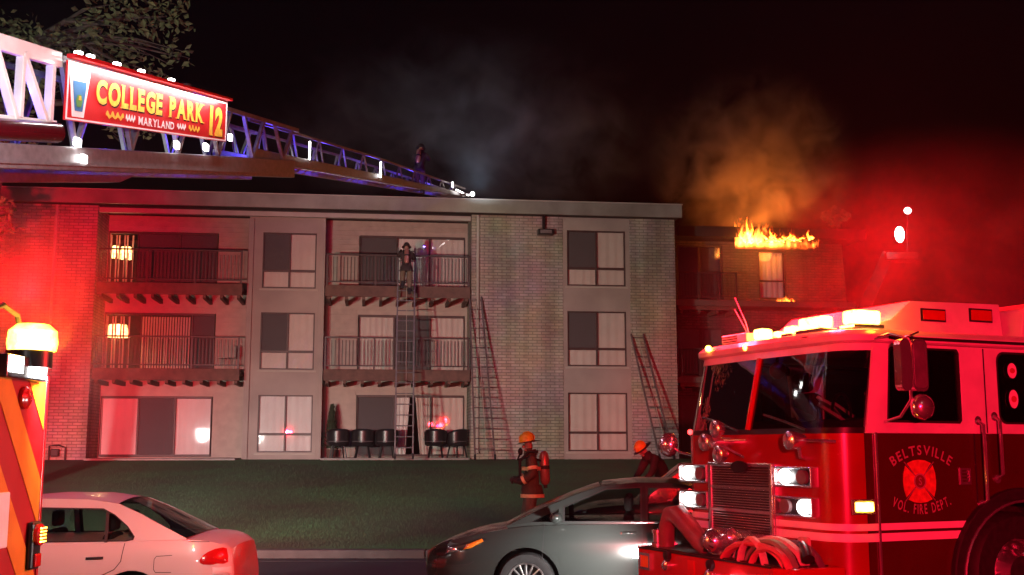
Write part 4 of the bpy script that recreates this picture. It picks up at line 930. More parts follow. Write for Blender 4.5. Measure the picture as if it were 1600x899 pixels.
ep('suction_elbow', K['pinkhose'], lambda m: m.tube([(-.80,2.18,.93),(-.80,2.18,1.12),(-.80,2.10,1.24),(-.80,1.96,1.25),(-.80,1.78,1.15),(-.80,1.58,1.02),(-.80,1.42,.95)], [.075,.08,.09,.10,.095,.09,.085], 16), smooth=True)
sr = ep('siren', K['chrome'], lambda m: m.lathe([(.0,-1.02),(.05,-1.01),(.10,-.96),(.115,-.90),(.115,-.80),(.09,-.72),(.085,-.55),(.06,-.50),(.0,-.49)], 24, (0, 1.19, 1.06), 'x'), smooth=40)
ep('siren_stand', K['chrome'], lambda m: m.box(-.90, -.70, 1.11, 1.27, .93, .975), sr, bevel=.01)
for k in range(10):
    a = 2*math.pi*k/10; ep('siren_vane', K['black'], lambda m: m.bar((-1.0, 1.19+.04*math.cos(a), 1.06+.04*math.sin(a)), (-.97, 1.19+.095*math.cos(a), 1.06+.095*math.sin(a)), .018, .012), sr)
bell = ep('air_horn', K['chrome'], lambda m: m.lathe([(.02,-.50),(.03,-.66),(.05,-.78),(.09,-.84),(.088,-.842)], 18, (0, 1.0, 1.10), 'x'), smooth=True)
# folded hose in the tray
K['hosetan'] = pm('hose_jacket_tan', (.55,.42,.33), .85, var=.15, scale=30); K['hosered'] = pm('hose_jacket_red', (.55,.16,.15), .85); K['hosegreen'] = pm('hose_jacket_green', (.20,.28,.14), .85); K['hosedark'] = pm('hose_jacket_dark', (.12,.07,.09), .85)
def fold(m, y0, y1, zt, x0, x1):
    rows = []
    for j in range(15):
        t = j/14; y = y0+(y1-y0)*t; z = .93+zt*math.sin(math.pi*t)**.6
        rows.append([(x0, y, z), (x0+.02, y, z+.025), (x1-.02, y, z+.025), (x1, y, z), (x1-.02, y, z-.02), (x0+.02, y, z-.02)])
    m.loft(rows, closed=True, cap=True)
hs = ep('folded_hose', K['hosered'], lambda m: fold(m, .14, 1.02, .15, -.97, -.86), smooth=True)
for i, (y0, y1, zt, x0, x1, k) in enumerate(((.30,.98,.165,-.86,-.76,'hosetan'), (.10,.72,.175,-.92,-.82,'hosegreen'), (.16,.96,.185,-.76,-.66,'hosetan'), (.06,.80,.16,-.66,-.58,'hosedark'), (.05,.55,.13,-1.0,-.92,'hosered'), (.40,.75,.19,-.98,-.90,'hosetan'))):
    ep('hose_layer', K[k], lambda m: fold(m, y0, y1, zt, x0, x1), hs, smooth=True)
ep('nozzle', K['blackgloss'], lambda m: m.tube([(-.78,.02,.99),(-.74,.10,1.06),(-.70,.2,1.10)], [.05,.04,.03], 12), hs, smooth=True)
ep('hose_strap', K['hosetan'], lambda m: m.plate(rrect(.30,.44,1.0,1.14,.03), (), -.56, -.53, fn=lambda a, b, w: (w, a, b)), hs)
# cab interior
ep('dashboard', K['cabin'], lambda m: m.plate([(-.36,1.99),(-.30,2.12),(.05,2.16),(.15,2.0)], (), .1, WD-.1), bevel=.02)
for y in (.35, 1.55):
    s_ = ep('seat', K['cabin'], lambda m: m.box(.55, .70, y, y+.5, 1.6, 2.45), bevel=.06)
    ep('head_rest', K['cabin'], lambda m: m.box(.57, .69, y+.12, y+.38, 2.46, 2.66), s_, bevel=.05)
ep('cab_floor', K['cabin'], lambda m: m.box(-.15, 2.55, .05, WD-.05, 1.55, 1.6))
ep('cab_rear_wall', K['cabin'], lambda m: m.box(2.5, 2.58, .05, WD-.05, 1.6, 2.8))
ep('steering_wheel', K['blackgloss'], lambda m: m.tube([(.12+.06*math.cos(a), .62+.2*math.cos(a), 2.2+.19*math.sin(a)) for a in [6.2832*k/16 for k in range(17)]], .014, 6, cap=False), smooth=True)
for (x, y, z, a, w_) in ((-.1,.45,2.17,.3,.30), (-.12,.85,2.16,-.2,.26), (.25,.95,2.28,.5,.2), (.28,.75,2.22,.2,.22)):
    o = ep('map_book', K['paper'], lambda m: m.box(-.11, .11, -w_/2, w_/2, 0, .03), bevel=.004); o.location = (x, y, z); o.rotation_euler = (.5, .4, a)
ep('cab_pole', K['hosetan'], lambda m: m.tube([(.42,1.7,2.2),(.40,1.72,2.62)], .018, 8), smooth=True)
fan = ep('cab_fan', K['redlens'], lambda m: m.ball((-.02, 1.35, 2.64), .085, 12, 8), smooth=True)
ep('fan_stem', K['cabin'], lambda m: m.tube([(-.02,1.35,2.60),(-.02,1.35,2.80)], .015, 6), fan)
# lights it gives
def EW(x, y, z): return EN.matrix_basis @ Vector((x, y, z))
lamp('POINT', 'engine_red_lamp', EW(.0, .6, 3.30), 800, (1.0,.003,.006), .12)
lamp('POINT', 'engine_red_lamp', EW(-.3, 1.9, 3.25), 120, (1.0,.015,.03), .1)
lamp('POINT', 'engine_red_lamp', EW(.5, 1.6, 3.55), 1250, (1.0,.003,.006), .12)
lamp('SPOT', 'engine_red_lamp', EW(.2, 2.3, 3.2), 1300, (1.0,.008,.04), .12, (5.0, 38, 3.0), 36, 1.0)
lamp('POINT', 'engine_amber_lamp', EW(.2, .1, 3.25), 5, (1.0,.45,.03), .08)
lamp('SPOT', 'headlamp_beam', EW(-.60, .45, 1.5), 300, (1,.95,.92), .06, EW(-10, .2, .6), 64, .8)
lamp('SPOT', 'headlamp_beam', EW(-.60, 2.2, 1.5), 300, (1,.95,.92), .06, EW(-10, 1.2, .6), 56, .8)
lamp('SPOT', 'bumper_side_lamp', EW(-1.02, 2.50, .80), 430, (1,.93,.88), .05, (.70, 12.75, .68), 92, 1.0)
ep('bumper_side_lens', K['white_e'], lambda m: m.box(-1.02, -.90, 2.462, 2.475, .80, .88), bu)
# ------------------------------------------------------------------ cars (local: x forward, y left, z up; spec stations s run from the nose back)
PROF = [(0,.94),(.2,.975),(.45,1.0),(.7,.992),(.88,.965),(1,.925)]
def car(name, label, S, loc, rz):
    T = thing(name, label, S.get('cat', 'car'), loc, rz); L, Wd = S['L'], S['W']; paint = S['paint']; zsill = .20
    zs = lambda s: interp(S['zs'], s)
    def hw(s):
        a = 1-.30*max(0, 1-s/.55)**2.4-.22*max(0, 1-(L-s)/.45)**2.4; return Wd/2*a
    def ys(s, z): return hw(s)*interp(PROF, min(1, max(0, (z-zsill)/(zs(s)-zsill))))
    def push(s, z):
        f = max(0, 1-s/.55); b = max(0, 1-(L-s)/.45); q = abs(z-.47)
        return s + f*(.10*q+ .35*q*q) - b*(.06*q+.25*q*q)
    def X(s): return L/2-s
    def zlow(s):
        z = .20 + (.06 if s < .15 or s > L-.2 else 0)
        for c in (S['xf'], S['xr']):
            d = abs(s-c)
            if d < S['ra']: z = max(z, S['rt']+math.sqrt(S['ra']**2-d*d)-.0)
        return z
    st = sorted(set([round(L*i/54, 3) for i in range(55)] + [round(c+S['ra']*math.sin(R(a)), 3) for c in (S['xf'], S['xr']) for a in range(-90, 91, 12)] + [.03, .08, .14, L-.03, L-.08, L-.14]))
    rows = []
    for s in st:
        zl, zt = zlow(s), zs(s); half = []
        for j in range(11):
            z = zl+(zt-zl)*j/10; half.append((ys(s, z), z))
        ysh = half[-1][0]; cr = interp(S['crown'], s)
        for j in range(1, 6):
            q = j/5; half.append((ysh*(1-q), zt+cr*(1-(1-q)**2.2)))
        ring = [(X(push(s, z)), y, z) for y, z in half] + [(X(push(s, z)), -y, z) for y, z in reversed(half[:-1])]
        rows.append(ring)
    m = MB(); m.loft(rows, cap=True); bd = m.build('body', paint, T, smooth=48)
    def sp(s, z, out, sg=1): return (X(push(s, z)), sg*(ys(s, z)+out), z)
    def ribbon(nm, mat, pts, w=.008, out=.002, sg=1, par=None):
        m = MB(); P = []
        for i in range(len(pts)-1):
            n = max(2, int(math.hypot(pts[i+1][0]-pts[i][0], pts[i+1][1]-pts[i][1])/.05))
            P += [(pts[i][0]+(pts[i+1][0]-pts[i][0])*k/n, pts[i][1]+(pts[i+1][1]-pts[i][1])*k/n) for k in range(n)]
        P.append(pts[-1]); rows = []
        for i, p in enumerate(P):
            a = P[max(0, i-1)]; b = P[min(len(P)-1, i+1)]; dx, dz = b[0]-a[0], b[1]-a[1]; l = math.hypot(dx, dz) or 1
            rows.append([sp(p[0]-dz/l*w/2, p[1]+dx/l*w/2, out, sg), sp(p[0]+dz/l*w/2, p[1]-dx/l*w/2, out, sg)])
        m.loft(rows); return m.build(nm, mat, par or bd)
    def patch(nm, mat, poly, out=.004, sg=1, par=None, bulge=.012):
        m = MB(); cx = sum(p[0] for p in poly)/len(poly); cz = sum(p[1] for p in poly)/len(poly); rows = []
        for k, f in ((0, 1.0), (1, .85), (2, .5), (3, .02)):
            rows.append([sp(cx+(a-cx)*f, cz+(b-cz)*f, out+(bulge*(1-f*f) if k else -.004), sg) for a, b in poly])
        m.loft(rows, closed=True); return m.build(nm, mat, par or bd, smooth=True)
    # greenhouse
    zb = S['zb']; zr = S['zr']; yb = Wd/2*.905; yr = S['yr']
    def gy(s, z): return yb+(yr-yb)*max(0, (z-zb)/(zr-zb))**1.15
    out = S['ws']+S['roof'][1:]+S['rg'][1:]
    base = [(S['rg'][-1][0]-.02, zb-.06), (S['ws'][0][0]+.02, zb-.06)]
    for sg in (1, -1):
        fn = lambda s, z, w: (X(s), sg*(gy(s, z)-w), z)
        g = MB(); g.plate(out+base, S['win'], 0, .035, fn); o = g.build('side_frame', paint, T)
        for w in S['win']:
            cx = sum(p[0] for p in w)/len(w); cz = sum(p[1] for p in w)/len(w)
            g = MB(); g.plate(w, [[(cx+(a-cx)*.955, cz+(b-cz)*.93) for a, b in w]], -.003, .02, fn); g.build('window_seal', K['black'], o)
            g = MB(); g.plate(w, (), .012, .016, fn); g.build('side_window', K['carglass'], o)
    def across(pts, mat, nm, lift=.0):
        rows = []
        for (s, z) in pts:
            y = gy(s, z)
            rows.append([(X(s-.05*(1-(k/4-1)**2)*S.get('bow', 1)*(1 if pts is S['ws'] else (-1 if pts is S['rg'] else 0))), y*(1-k/4), z+lift+.045*(1-(k/4-1)**2)*(1 if pts is S['roof'] else .6)) for k in range(9)])
        m = MB(); m.loft(rows); return m.build(nm, mat, T, smooth='full')
    across(S['ws'], K['carglass'], 'windscreen', .004); across(S['roof'], paint, 'roof', .002); across(S['rg'], K['carglass'], 'rear_window', .004)
    g = MB(); g.box(X(S['rg'][-1][0]-.05), X(S['ws'][0][0]+.05), -yb+.05, yb-.05, zb-.22, zb-.19); g.build('cabin_floor', K['cabin'], T)
    for s in S['seats']:
        for y in (-.36, .36):
            g = MB(); g.box(X(s)-.06, X(s)+.06, y-.23, y+.23, zb-.2, zb+.10); q = g.build('seat', K['cabin'], T, bevel=.05)
            g = MB(); g.box(X(s)-.045, X(s)+.045, y-.12, y+.12, zb+.12, zb+.30); g.build('head_rest', K['cabin'], q, bevel=.04)
    # wheels
    for c in (S['xf'], S['xr']):
        for sg in (1, -1):
            rt = S['rt']; y = sg*(Wd/2-.10)
            m = MB(); m.lathe([(rt*.66,-.09),(rt*.72,-.10),(rt*.94,-.10),(rt,-.06),(rt,.06),(rt*.94,.10),(rt*.72,.10),(rt*.66,.09)], 40, (X(c), y, rt), 'y'); ty = m.build('tyre', K['black'], T, smooth=40)
            m = MB(); m.lathe([(rt*.68,sg*.085),(rt*.63,sg*.095),(rt*.60,sg*.05),(rt*.1,sg*.03),(0,sg*.03)], 40, (X(c), y, rt), 'y'); m.build('rim', K['black'] if S.get('spokes') else K['alu'], ty, smooth=40)
            if S.get('spokes'):
                m = MB(); m.lathe([(rt*.675,sg*.088),(rt*.66,sg*.102),(rt*.61,sg*.098),(rt*.60,sg*.06)], 40, (X(c), y, rt), 'y'); m.lathe([(rt*.2,sg*.05),(rt*.19,sg*.10),(0,sg*.105)], 20, (X(c), y, rt), 'y'); m.build('rim_ring', K['alu'], ty, smooth=40)
                for k in range(S['spokes']):
                    a = 2*math.pi*k/S['spokes']; m = MB()
                    m.bar((X(c)+rt*.17*math.cos(a), y+sg*.085, rt+rt*.17*math.sin(a)), (X(c)+rt*.62*math.cos(a), y+sg*.09, rt+rt*.62*math.sin(a)), .016, .024, up=(0, 1, 0)); m.build('spoke', K['alu'], ty, bevel=.003)
            m = MB(); m.lathe([(S['ra']-.005,-.12),(S['ra']-.005,.12)], 30, (X(c), sg*(Wd/2-.22), rt), 'y'); m.lathe([(S['ra']-.006, -.119), (0, -.119)], 30, (X(c), sg*(Wd/2-.22), rt), 'y'); m.build('wheel_housing', K['black'], T)
    return T, bd, ribbon, patch, sp, X
K['carwhite'] = pm('pearl_white_car_paint', (.62,.60,.58), .3, var=.05, scale=1.5, coat=.5)
K['cargrey'] = pm('grey_green_metallic_paint', (.040,.047,.045), .16, .3, var=.05, scale=1.5, coat=.6)
K['carblack'] = pm('black_car_paint', (.012,.012,.014), .2, .2, var=.1, coat=.6)
# white saloon, seen from its rear half
S1 = dict(L=4.42, W=1.70, paint=K['carwhite'], xf=.87, xr=3.40, rt=.30, ra=.35, zb=.90, zr=1.385, yr=.60,
  zs=[(0,.60),(.12,.68),(.5,.76),(1.1,.87),(1.6,.90),(3.0,.915),(3.6,.94),(4.1,.945),(4.32,.90),(4.42,.84)], crown=[(0,.02),(.5,.06),(1.2,.06),(3.5,.05),(4.42,.025)],
  ws=[(1.10,.91),(1.45,1.12),(1.80,1.29),(1.95,1.33)], roof=[(1.95,1.33),(2.4,1.365),(2.85,1.36),(3.17,1.315)], rg=[(3.17,1.315),(3.42,1.21),(3.66,1.09),(3.92,.965)],
  win=[[(1.42,.94),(2.28,.925),(2.28,1.275),(2.02,1.275),(1.86,1.24)], [(2.33,.925),(3.30,.935),(3.375,.95),(3.385,.985),(3.30,1.09),(3.15,1.205),(3.02,1.268),(2.33,1.28)]], seats=[2.2, 3.05])
t1, bd, ribbon, patch, sp, X = car('white_saloon_car', 'white saloon car lit by floodlights, its nose hidden behind the chevron truck', S1, (-5.12, 12.72, 0), R(180+2))
ribbon('door_seam', K['black'], [(2.31,.90),(2.31,.35),(2.25,.25)]); ribbon('door_seam', K['black'], [(3.30,.92),(3.28,.74),(3.22,.66),(3.05,.58),(2.90,.47),(2.86,.3)])
ribbon('fuel_flap', K['black'], [(3.80,.80),(3.64,.79),(3.62,.76),(3.62,.66),(3.64,.63),(3.80,.63)], .006)
patch('door_handle', K['black'], [(2.92,.755),(3.10,.762),(3.10,.79),(2.92,.783)], .006); patch('door_handle', K['carwhite'], [(1.95,.745),(2.13,.752),(2.13,.785),(1.95,.778)], .006)
patch('tail_lamp', K['redlens'], [(4.10,.72),(4.09,.75),(4.12,.79),(4.18,.83),(4.26,.858),(4.34,.868),(4.375,.855),(4.38,.78),(4.375,.72),(4.34,.705),(4.2,.70),(4.13,.705)], .006)
patch('tail_lamp_base', K['signwhite'], [(4.22,.60),(4.22,.675),(4.40,.675),(4.40,.60)], .004)
ribbon('bumper_line', K['black'], [(4.38,.585),(4.1,.585),(3.95,.50),(3.72,.44)], .008)
ribbon('side_moulding', K['carwhite'], [(1.0,.56),(2.2,.575),(2.86,.58)], .035, .012)
ribbon('boot_seam', K['black'], [(3.95,.935),(4.2,.93)], .006)
for w in (2.985,): 
    m = MB(); m.bar((X(3.10), .775, .93), (X(3.07), .66, 1.225), .03, .02); m.build('quarter_post', K['black'], t1)
# grey compact saloon in front of the engine
S2 = dict(L=4.49, W=1.75, paint=K['cargrey'], xf=1.18, xr=3.63, rt=.318, ra=.375, zb=.95, zr=1.43, yr=.60, spokes=16,
  zs=[(0,.62),(.10,.69),(.35,.77),(.8,.86),(1.2,.92),(2.4,.955),(3.4,.985),(4.1,.985),(4.38,.93),(4.49,.86)], crown=[(0,.02),(.5,.05),(1.2,.05),(3.5,.05),(4.49,.02)],
  ws=[(.95,.92),(1.3,1.09),(1.7,1.26),(2.0,1.36)], roof=[(2.0,1.36),(2.4,1.40),(2.8,1.395),(3.15,1.34)], rg=[(3.15,1.34),(3.45,1.23),(3.7,1.11),(3.92,1.0)],
  win=[[(1.22,.965),(1.54,.965),(1.54,1.115)], [(1.58,.965),(2.46,.975),(2.46,1.355),(2.06,1.335),(1.58,1.13)], [(2.50,.975),(3.30,.99),(3.48,1.04),(3.44,1.13),(3.16,1.295),(2.98,1.345),(2.50,1.358)]], seats=[2.3, 3.2])
t2, bd, ribbon, patch, sp, X = car('grey_saloon_car', 'dark grey-green saloon car glaring in the engine lights, multi-spoke wheels', S2, (1.32, 13.55, .11), R(180-7))
for q in ([(1.38,.95),(1.36,.6),(1.42,.3)], [(2.455,.97),(2.46,.5),(2.46,.28)], [(3.42,.99),(3.36,.70),(3.2,.5)]): ribbon('door_seam', K['black'], q)
patch('head_lamp', K['blackgloss'], [(.08,.58),(.06,.64),(.28,.735),(.72,.80),(.74,.765),(.52,.66),(.2,.58)], .004)
patch('reflector', K['chrome'], [(.24,.61),(.26,.685),(.40,.70),(.42,.645)], .010); patch('side_marker', K['amberlens'], [(.46,.66),(.50,.72),(.68,.785),(.70,.755),(.56,.68)], .010)
patch('door_handle', K['cargrey'], [(2.22,.845),(2.40,.85),(2.40,.875),(2.22,.87)], .018)
ribbon('bumper_line', K['black'], [(.05,.50),(.3,.49),(.52,.50),(.60,.54)], .008)
m = MB(); m.ball((X(1.52), .98, 1.03), .10, 14, 8, .7, 1.1, .62); mo = m.build('door_mirror', K['redpaint'] if False else K['cargrey'], t2, smooth=True)
m = MB(); m.bar((X(1.50), .84, .97), (X(1.52), .96, 1.0), .05, .04); m.build('mirror_stalk', K['cargrey'], mo)
m = MB(); m.plate(rect(-.55, .55, .40, .52), (), 0, .02, fn=lambda a, b, w: (X(.012)+w, a, b)); m.build('grille', K['blackgloss'], t2)
m = MB(); m.plate(rrect(-.16,.16,.28,.40,.02), (), .02, .03, fn=lambda a, b, w: (X(.0)+w, a, b)); m.build('number_plate', K['signwhite'], t2)
# black off-roader between that car and the grass
S3 = dict(L=4.6, W=1.85, paint=K['carblack'], xf=.95, xr=3.6, rt=.36, ra=.43, zb=1.08, zr=1.72, yr=.70, bow=.5, cat='car',
  zs=[(0,.85),(.10,.95),(.5,1.03),(1.2,1.08),(3.5,1.10),(4.4,1.10),(4.6,1.0)], crown=[(0,.02),(.6,.05),(4.6,.03)],
  ws=[(1.15,1.08),(1.5,1.36),(1.85,1.62)], roof=[(1.85,1.62),(2.4,1.68),(3.6,1.68),(4.2,1.64)], rg=[(4.2,1.64),(4.35,1.45),(4.5,1.12)],
  win=[[(1.62,1.12),(2.5,1.12),(2.5,1.58),(1.98,1.57)], [(2.58,1.12),(3.5,1.13),(3.5,1.58),(2.58,1.59)], [(3.58,1.13),(4.18,1.14),(4.10,1.56),(3.58,1.58)]], seats=[2.4, 3.4])
t3, bd, ribbon, patch, sp, X = car('black_estate_car', 'black estate car half hidden between the grey saloon and the grass', S3, (3.05, 17.6, .0), R(180-3))
m = MB(); m.ball((X(1.75), 1.06, 1.22), .12, 14, 8, .6, .9, .75); m.build('door_mirror', K['chrome'], t3, smooth=True)
ribbon('door_seam', K['black'], [(2.54,1.08),(2.54,.4)])

# ------------------------------------------------------------------ people
K['coat'] = pm('turnout_coat_tan', (.10,.07,.045), .9, var=.25, scale=9, bump=.9, bscale=14)
K['coatdark'] = pm('turnout_coat_dark', (.045,.035,.032), .9, var=.25, scale=9, bump=.3, bscale=30)
K['trousers'] = pm('turnout_trousers', (.15,.12,.085), .9, var=.25, scale=9)
K['reflect'] = pm('reflective_trim', (.95,.75,.38), .45, var=.1, scale=25)
K['helmetyellow'] = pm('yellow_helmet', (.85,.62,.04), .35, var=.12, scale=12)
K['helmetblack'] = pm('black_helmet', (.03,.03,.03), .35)
K['tank'] = pm('air_cylinder', (.45,.20,.16), .3, .3, var=.15)
def person(label, loc, rz, J, coat, helmet, tank=True, scale=1.0, band=True, lean=0):
    """J: joints, x forward, y to the left, z up. One continuous skinned body; clothing colours by region."""
    P = thing('person', label, 'person', loc, rz, 'firefighters at work'); P.scale = (scale,)*3
    names = ['pelvis','waist','chest','neck','head','crown','shl','ell','wrl','hal','shr','elr','wrr','har','hil','knl','anl','tol','hir','knr','anr','tor']
    rad = dict(pelvis=(.165,.19),waist=(.165,.19),chest=(.17,.215),neck=(.065,.065),head=(.085,.078),crown=(.07,.065),shl=(.11,.11),ell=(.085,.085),wrl=(.062,.062),hal=(.042,.042),hil=(.13,.13),knl=(.10,.10),anl=(.088,.088),tol=(.05,.055))
    for k in list(rad):
        if k[-1] == 'l' and k not in ('pel',): rad[k[:-1]+'r'] = rad[k]
    ed = [('pelvis','waist'),('waist','chest'),('chest','neck'),('neck','head'),('head','crown'),('chest','shl'),('shl','ell'),('ell','wrl'),('wrl','hal'),('chest','shr'),('shr','elr'),('elr','wrr'),('wrr','har'),('pelvis','hil'),('hil','knl'),('knl','anl'),('anl','tol'),('pelvis','hir'),('hir','knr'),('knr','anr'),('anr','tor')]
    me = bpy.data.meshes.new('body'); me.from_pydata([J[n] for n in names], [(names.index(a), names.index(b)) for a, b in ed], [])
    ob = bpy.data.objects.new('body', me); COL.objects.link(ob)
    sk = ob.modifiers.new('skin', 'SKIN'); sk.use_smooth_shade = True; sk.branch_smoothing = .6
    for i, n in enumerate(names):
        me.skin_vertices[0].data[i].radius = rad[n]; me.skin_vertices[0].data[i].use_root = (n == 'pelvis')
    ob.modifiers.new('sub', 'SUBSURF').levels = 2; ob.modifiers['sub'].render_levels = 2
    bpy.context.view_layer.update(); m2 = bpy.data.meshes.new_from_object(ob.evaluated_get(bpy.context.evaluated_depsgraph_get()))
    bpy.data.objects.remove(ob); bpy.data.meshes.remove(me)
    for k in (K['skin'], coat, K['trousers'], K['black']): m2.materials.append(k)
    nk = Vector(J['neck']); hd = Vector(J['crown'])
    for p in m2.polygons:
        c = p.center; best = min(ed, key=lambda e: ((Vector(J[e[0]])+Vector(J[e[1]]))/2-c).length)
        p.material_index = 0 if best[0] in ('neck', 'head') and (c-nk).dot(hd-nk) > 0.012 else (2 if best[0] in ('hil','hir') or best[0] in ('knl','knr') else (3 if best[0] in ('anl','anr','wrl','wrr') else 1)); p.use_smooth = True
    link('body', m2, None, P)
    H = Vector(J['head']); up = (Vector(J['crown'])-Vector(J['neck'])).normalized(); fw = Vector((1, 0, 0)); fw = (fw-up*fw.dot(up)).normalized(); lf = up.cross(fw)
    rot = Matrix((fw, lf, up)).transposed().to_4x4(); rot.translation = H
    def hp(nm, mat, fill, par=None, smooth=True):
        m = MB(); fill(m); m.v = [tuple(rot @ Vector(v)) for v in m.v]; return m.build(nm, mat, par or P, smooth)
    def dome(mm):
        rows = [[((.135+.012*math.cos(a))*f*math.cos(a), .115*f*math.sin(a), .055+h) for a in [6.2832*k/20 for k in range(20)]] for f, h in ((1.0,0),(1.0,.04),(.93,.09),(.72,.135),(.4,.158),(.05,.165))]; mm.loft(rows, closed=True, cap=True)
        for k in range(4):
            a = R(45*k); mm.tube([(.135*math.cos(a)*math.cos(R(q)), .117*math.sin(a)*math.cos(R(q)), .06+.165*math.sin(R(q))) for q in range(10, 171, 20)], .008, 5)
    h = hp('helmet', helmet, dome)
    hp('helmet_brim', K['helmetblack'] if helmet is not K['helmetblack'] else helmet, lambda mm: mm.loft([[((r0+(.06 if math.cos(a) < 0 else .02)*abs(math.cos(a))*(1 if r0 > .14 else 0))*math.cos(a), (r0-.015)*math.sin(a), z) for a in [6.2832*k/24 for k in range(24)]] for r0, z in ((.125,.062),(.185,.042),(.185,.036),(.125,.05))], closed=True), h)
    hp('helmet_shield', K['reflect'], lambda mm: mm.plate([(-.04,.07),(.04,.07),(.05,.14),(0,.175),(-.05,.14)], (), .145, .155, fn=lambda a, b, w: (w-.02*(b-.07)/.1, a, b)), h)
    hp('nose', K['skin'], lambda mm: mm.ball((.085,0,-.02), .022, 8, 6, 1.2, .8, 1.5)); hp('chin', K['skin'], lambda mm: mm.ball((.055,.0,-.085), .035, 8, 6, 1, 1, .7))
    for ey in (.08, -.08): hp('ear', K['skin'], lambda mm: mm.ball((0,ey,-.01), .022, 8, 6, .7, .4, 1.2))
    for ey in (.03, -.03): hp('eye', K['black'], lambda mm: mm.ball((.078,ey,.008), .010, 6, 4))
    hp('mouth', K['emblemdark'], lambda mm: mm.bar((.083,-.025,-.065), (.083,.025,-.065), .006, .006))
    hp('collar', coat, lambda mm: mm.loft([[(r*math.cos(a)*1.05-.01, r*math.sin(a), z) for a in [6.2832*k/18 for k in range(18)]] for r, z in ((.11,-.20),(.105,-.13),(.10,-.095),(.09,-.10))], closed=True))
    # coat skirt flaring over the hips
    pe = Vector(J['pelvis']); wa = Vector(J['waist'])
    m = MB(); ax = (wa-pe).normalized(); rows = []
    for k, (t_, rx, ry) in enumerate(((.02,.165,.185),(-.05,.185,.205),(-.14,.195,.22),(-.20,.20,.225),(-.20,.185,.205))):
        c = pe+ax*t_; rows.append([(c.x+rx*math.cos(a)*(1+.04*math.sin(5*a)), c.y+ry*math.sin(a)*(1+.04*math.cos(4*a)), c.z) for a in [6.2832*q/22 for q in range(22)]])
    m.loft(rows, closed=True); m.build('coat_skirt', coat, P, smooth='full')
    def band_at(a, b, t_, r, w, nm='reflective_band'):
        A, B = Vector(J[a]), Vector(J[b]); c = A+(B-A)*t_; d = (B-A).normalized(); m = MB(); m.tube([tuple(c-d*w/2), tuple(c-d*w/2*.98), tuple(c+d*w/2*.98), tuple(c+d*w/2)], [r*.9, r, r, r*.9], 18, cap=False); m.build(nm, K['reflect'], P, smooth=True)
    if band:
        band_at('shl','ell',.62,.102,.06); band_at('shr','elr',.62,.102,.06); band_at('ell','wrl',.72,.078,.05); band_at('elr','wrr',.72,.078,.05); band_at('knl','anl',.55,.104,.05); band_at('knr','anr',.55,.104,.05)
        m = MB(); c = pe-ax*.165; m.loft([[(c.x+.207*math.cos(a)*(1+.04*math.sin(5*a)), c.y+.232*math.sin(a)*(1+.04*math.cos(4*a)), c.z+z) for a in [6.2832*q/22 for q in range(22)]] for z in (-.03,.03)], closed=True); m.build('reflective_band', K['reflect'], P, smooth='full')
        ch = (Vector(J['waist'])+Vector(J['chest']))/2; m = MB(); m.loft([[(ch.x+.178*math.cos(a), ch.y+.222*math.sin(a), ch.z+z) for a in [6.2832*q/22 for q in range(22)]] for z in (-.03,.03)], closed=True); m.build('reflective_band', K['reflect'], P, smooth='full')
    # gloves with five fingers, boots
    for sd in 'lr':
        w_, h_ = Vector(J['wr'+sd]), Vector(J['ha'+sd]); d = (h_-w_).normalized(); s_ = d.cross(Vector((0,0,1)) if abs(d.z) < .9 else Vector((1,0,0))).normalized(); n_ = s_.cross(d); m = MB()
        m.tube([tuple(w_-d*.03), tuple(w_+d*.02), tuple(h_+d*.02)], [.058,.05,.045], 10)
        for k in range(4):
            o = h_+d*.015+s_*(.030-.02*k); ln = (.07,.08,.075,.058)[k]; m.tube([tuple(o), tuple(o+d*ln*.5+n_*.006), tuple(o+d*ln*.7-n_*.03), tuple(o+d*ln*.5-n_*.055)], [.013,.013,.012,.010], 6)
        o = w_+d*.035+s_*.04; m.tube([tuple(o), tuple(o+s_*.03+d*.03), tuple(o+s_*.025+d*.065-n_*.03)], [.016,.015,.011], 6)
        m.build('glove', K['coatdark'], P, smooth=True)
        a_, t_ = Vector(J['an'+sd]), Vector(J['to'+sd]); m = MB(); f = (t_-a_); f.z = 0; f = f.normalized(); g = Vector((-f.y, f.x, 0)); z0 = min(a_.z, t_.z)-.07
        m.loft([[tuple(a_+f*(x*l)+g*(y*w)+Vector((0,0,z0-a_.z+z))) for x, y in ((-1,-1),(-1,1),(1,1),(1.25,.5),(1.25,-.5),(1,-1))] for z, l, w in ((0,.11,.055),(.06,.11,.055),(.10,.085,.052),(.26,.06,.06))], closed=True, cap=True); m.build('boot', K['black'], P, smooth=50)
    if tank:
        ch = Vector(J['chest']); wa = Vector(J['waist']); ax = (ch-wa).normalized(); bk = -Vector((1,0,0)); bk = (bk-ax*bk.dot(ax)).normalized(); c = (ch+wa)/2+bk*.235
        m = MB(); pts = [c-ax*.30, c-ax*.27, c-ax*.22, c+ax*.20, c+ax*.26, c+ax*.29]; m.tube([tuple(p) for p in pts], [.02,.06,.085,.085,.06,.025], 18); tk = m.build('air_cylinder', K['tank'], P, smooth=45)
        m = MB(); m.tube([tuple(c-ax*.02), tuple(c+ax*.04)], .088, 18); m.build('cylinder_strap', K['coatdark'], tk, smooth=45); m = MB(); m.tube([tuple(c-ax*.34), tuple(c-ax*.29)], .035, 10); m.build('cylinder_valve', K['coatdark'], tk, smooth=45)
        m = MB(); q = ax.cross(bk); m.add([tuple(c-bk*.13+q*(.14*i)+ax*(.30*j)-bk*(.03*k)) for k in (0, 1) for i, j in ((-1,-1),(1,-1),(.8,1),(-.8,1))], [(0,1,2,3),(7,6,5,4),(0,4,5,1),(1,5,6,2),(2,6,7,3),(3,7,4,0)]); m.build('harness_plate', K['black'], P, bevel=.01)
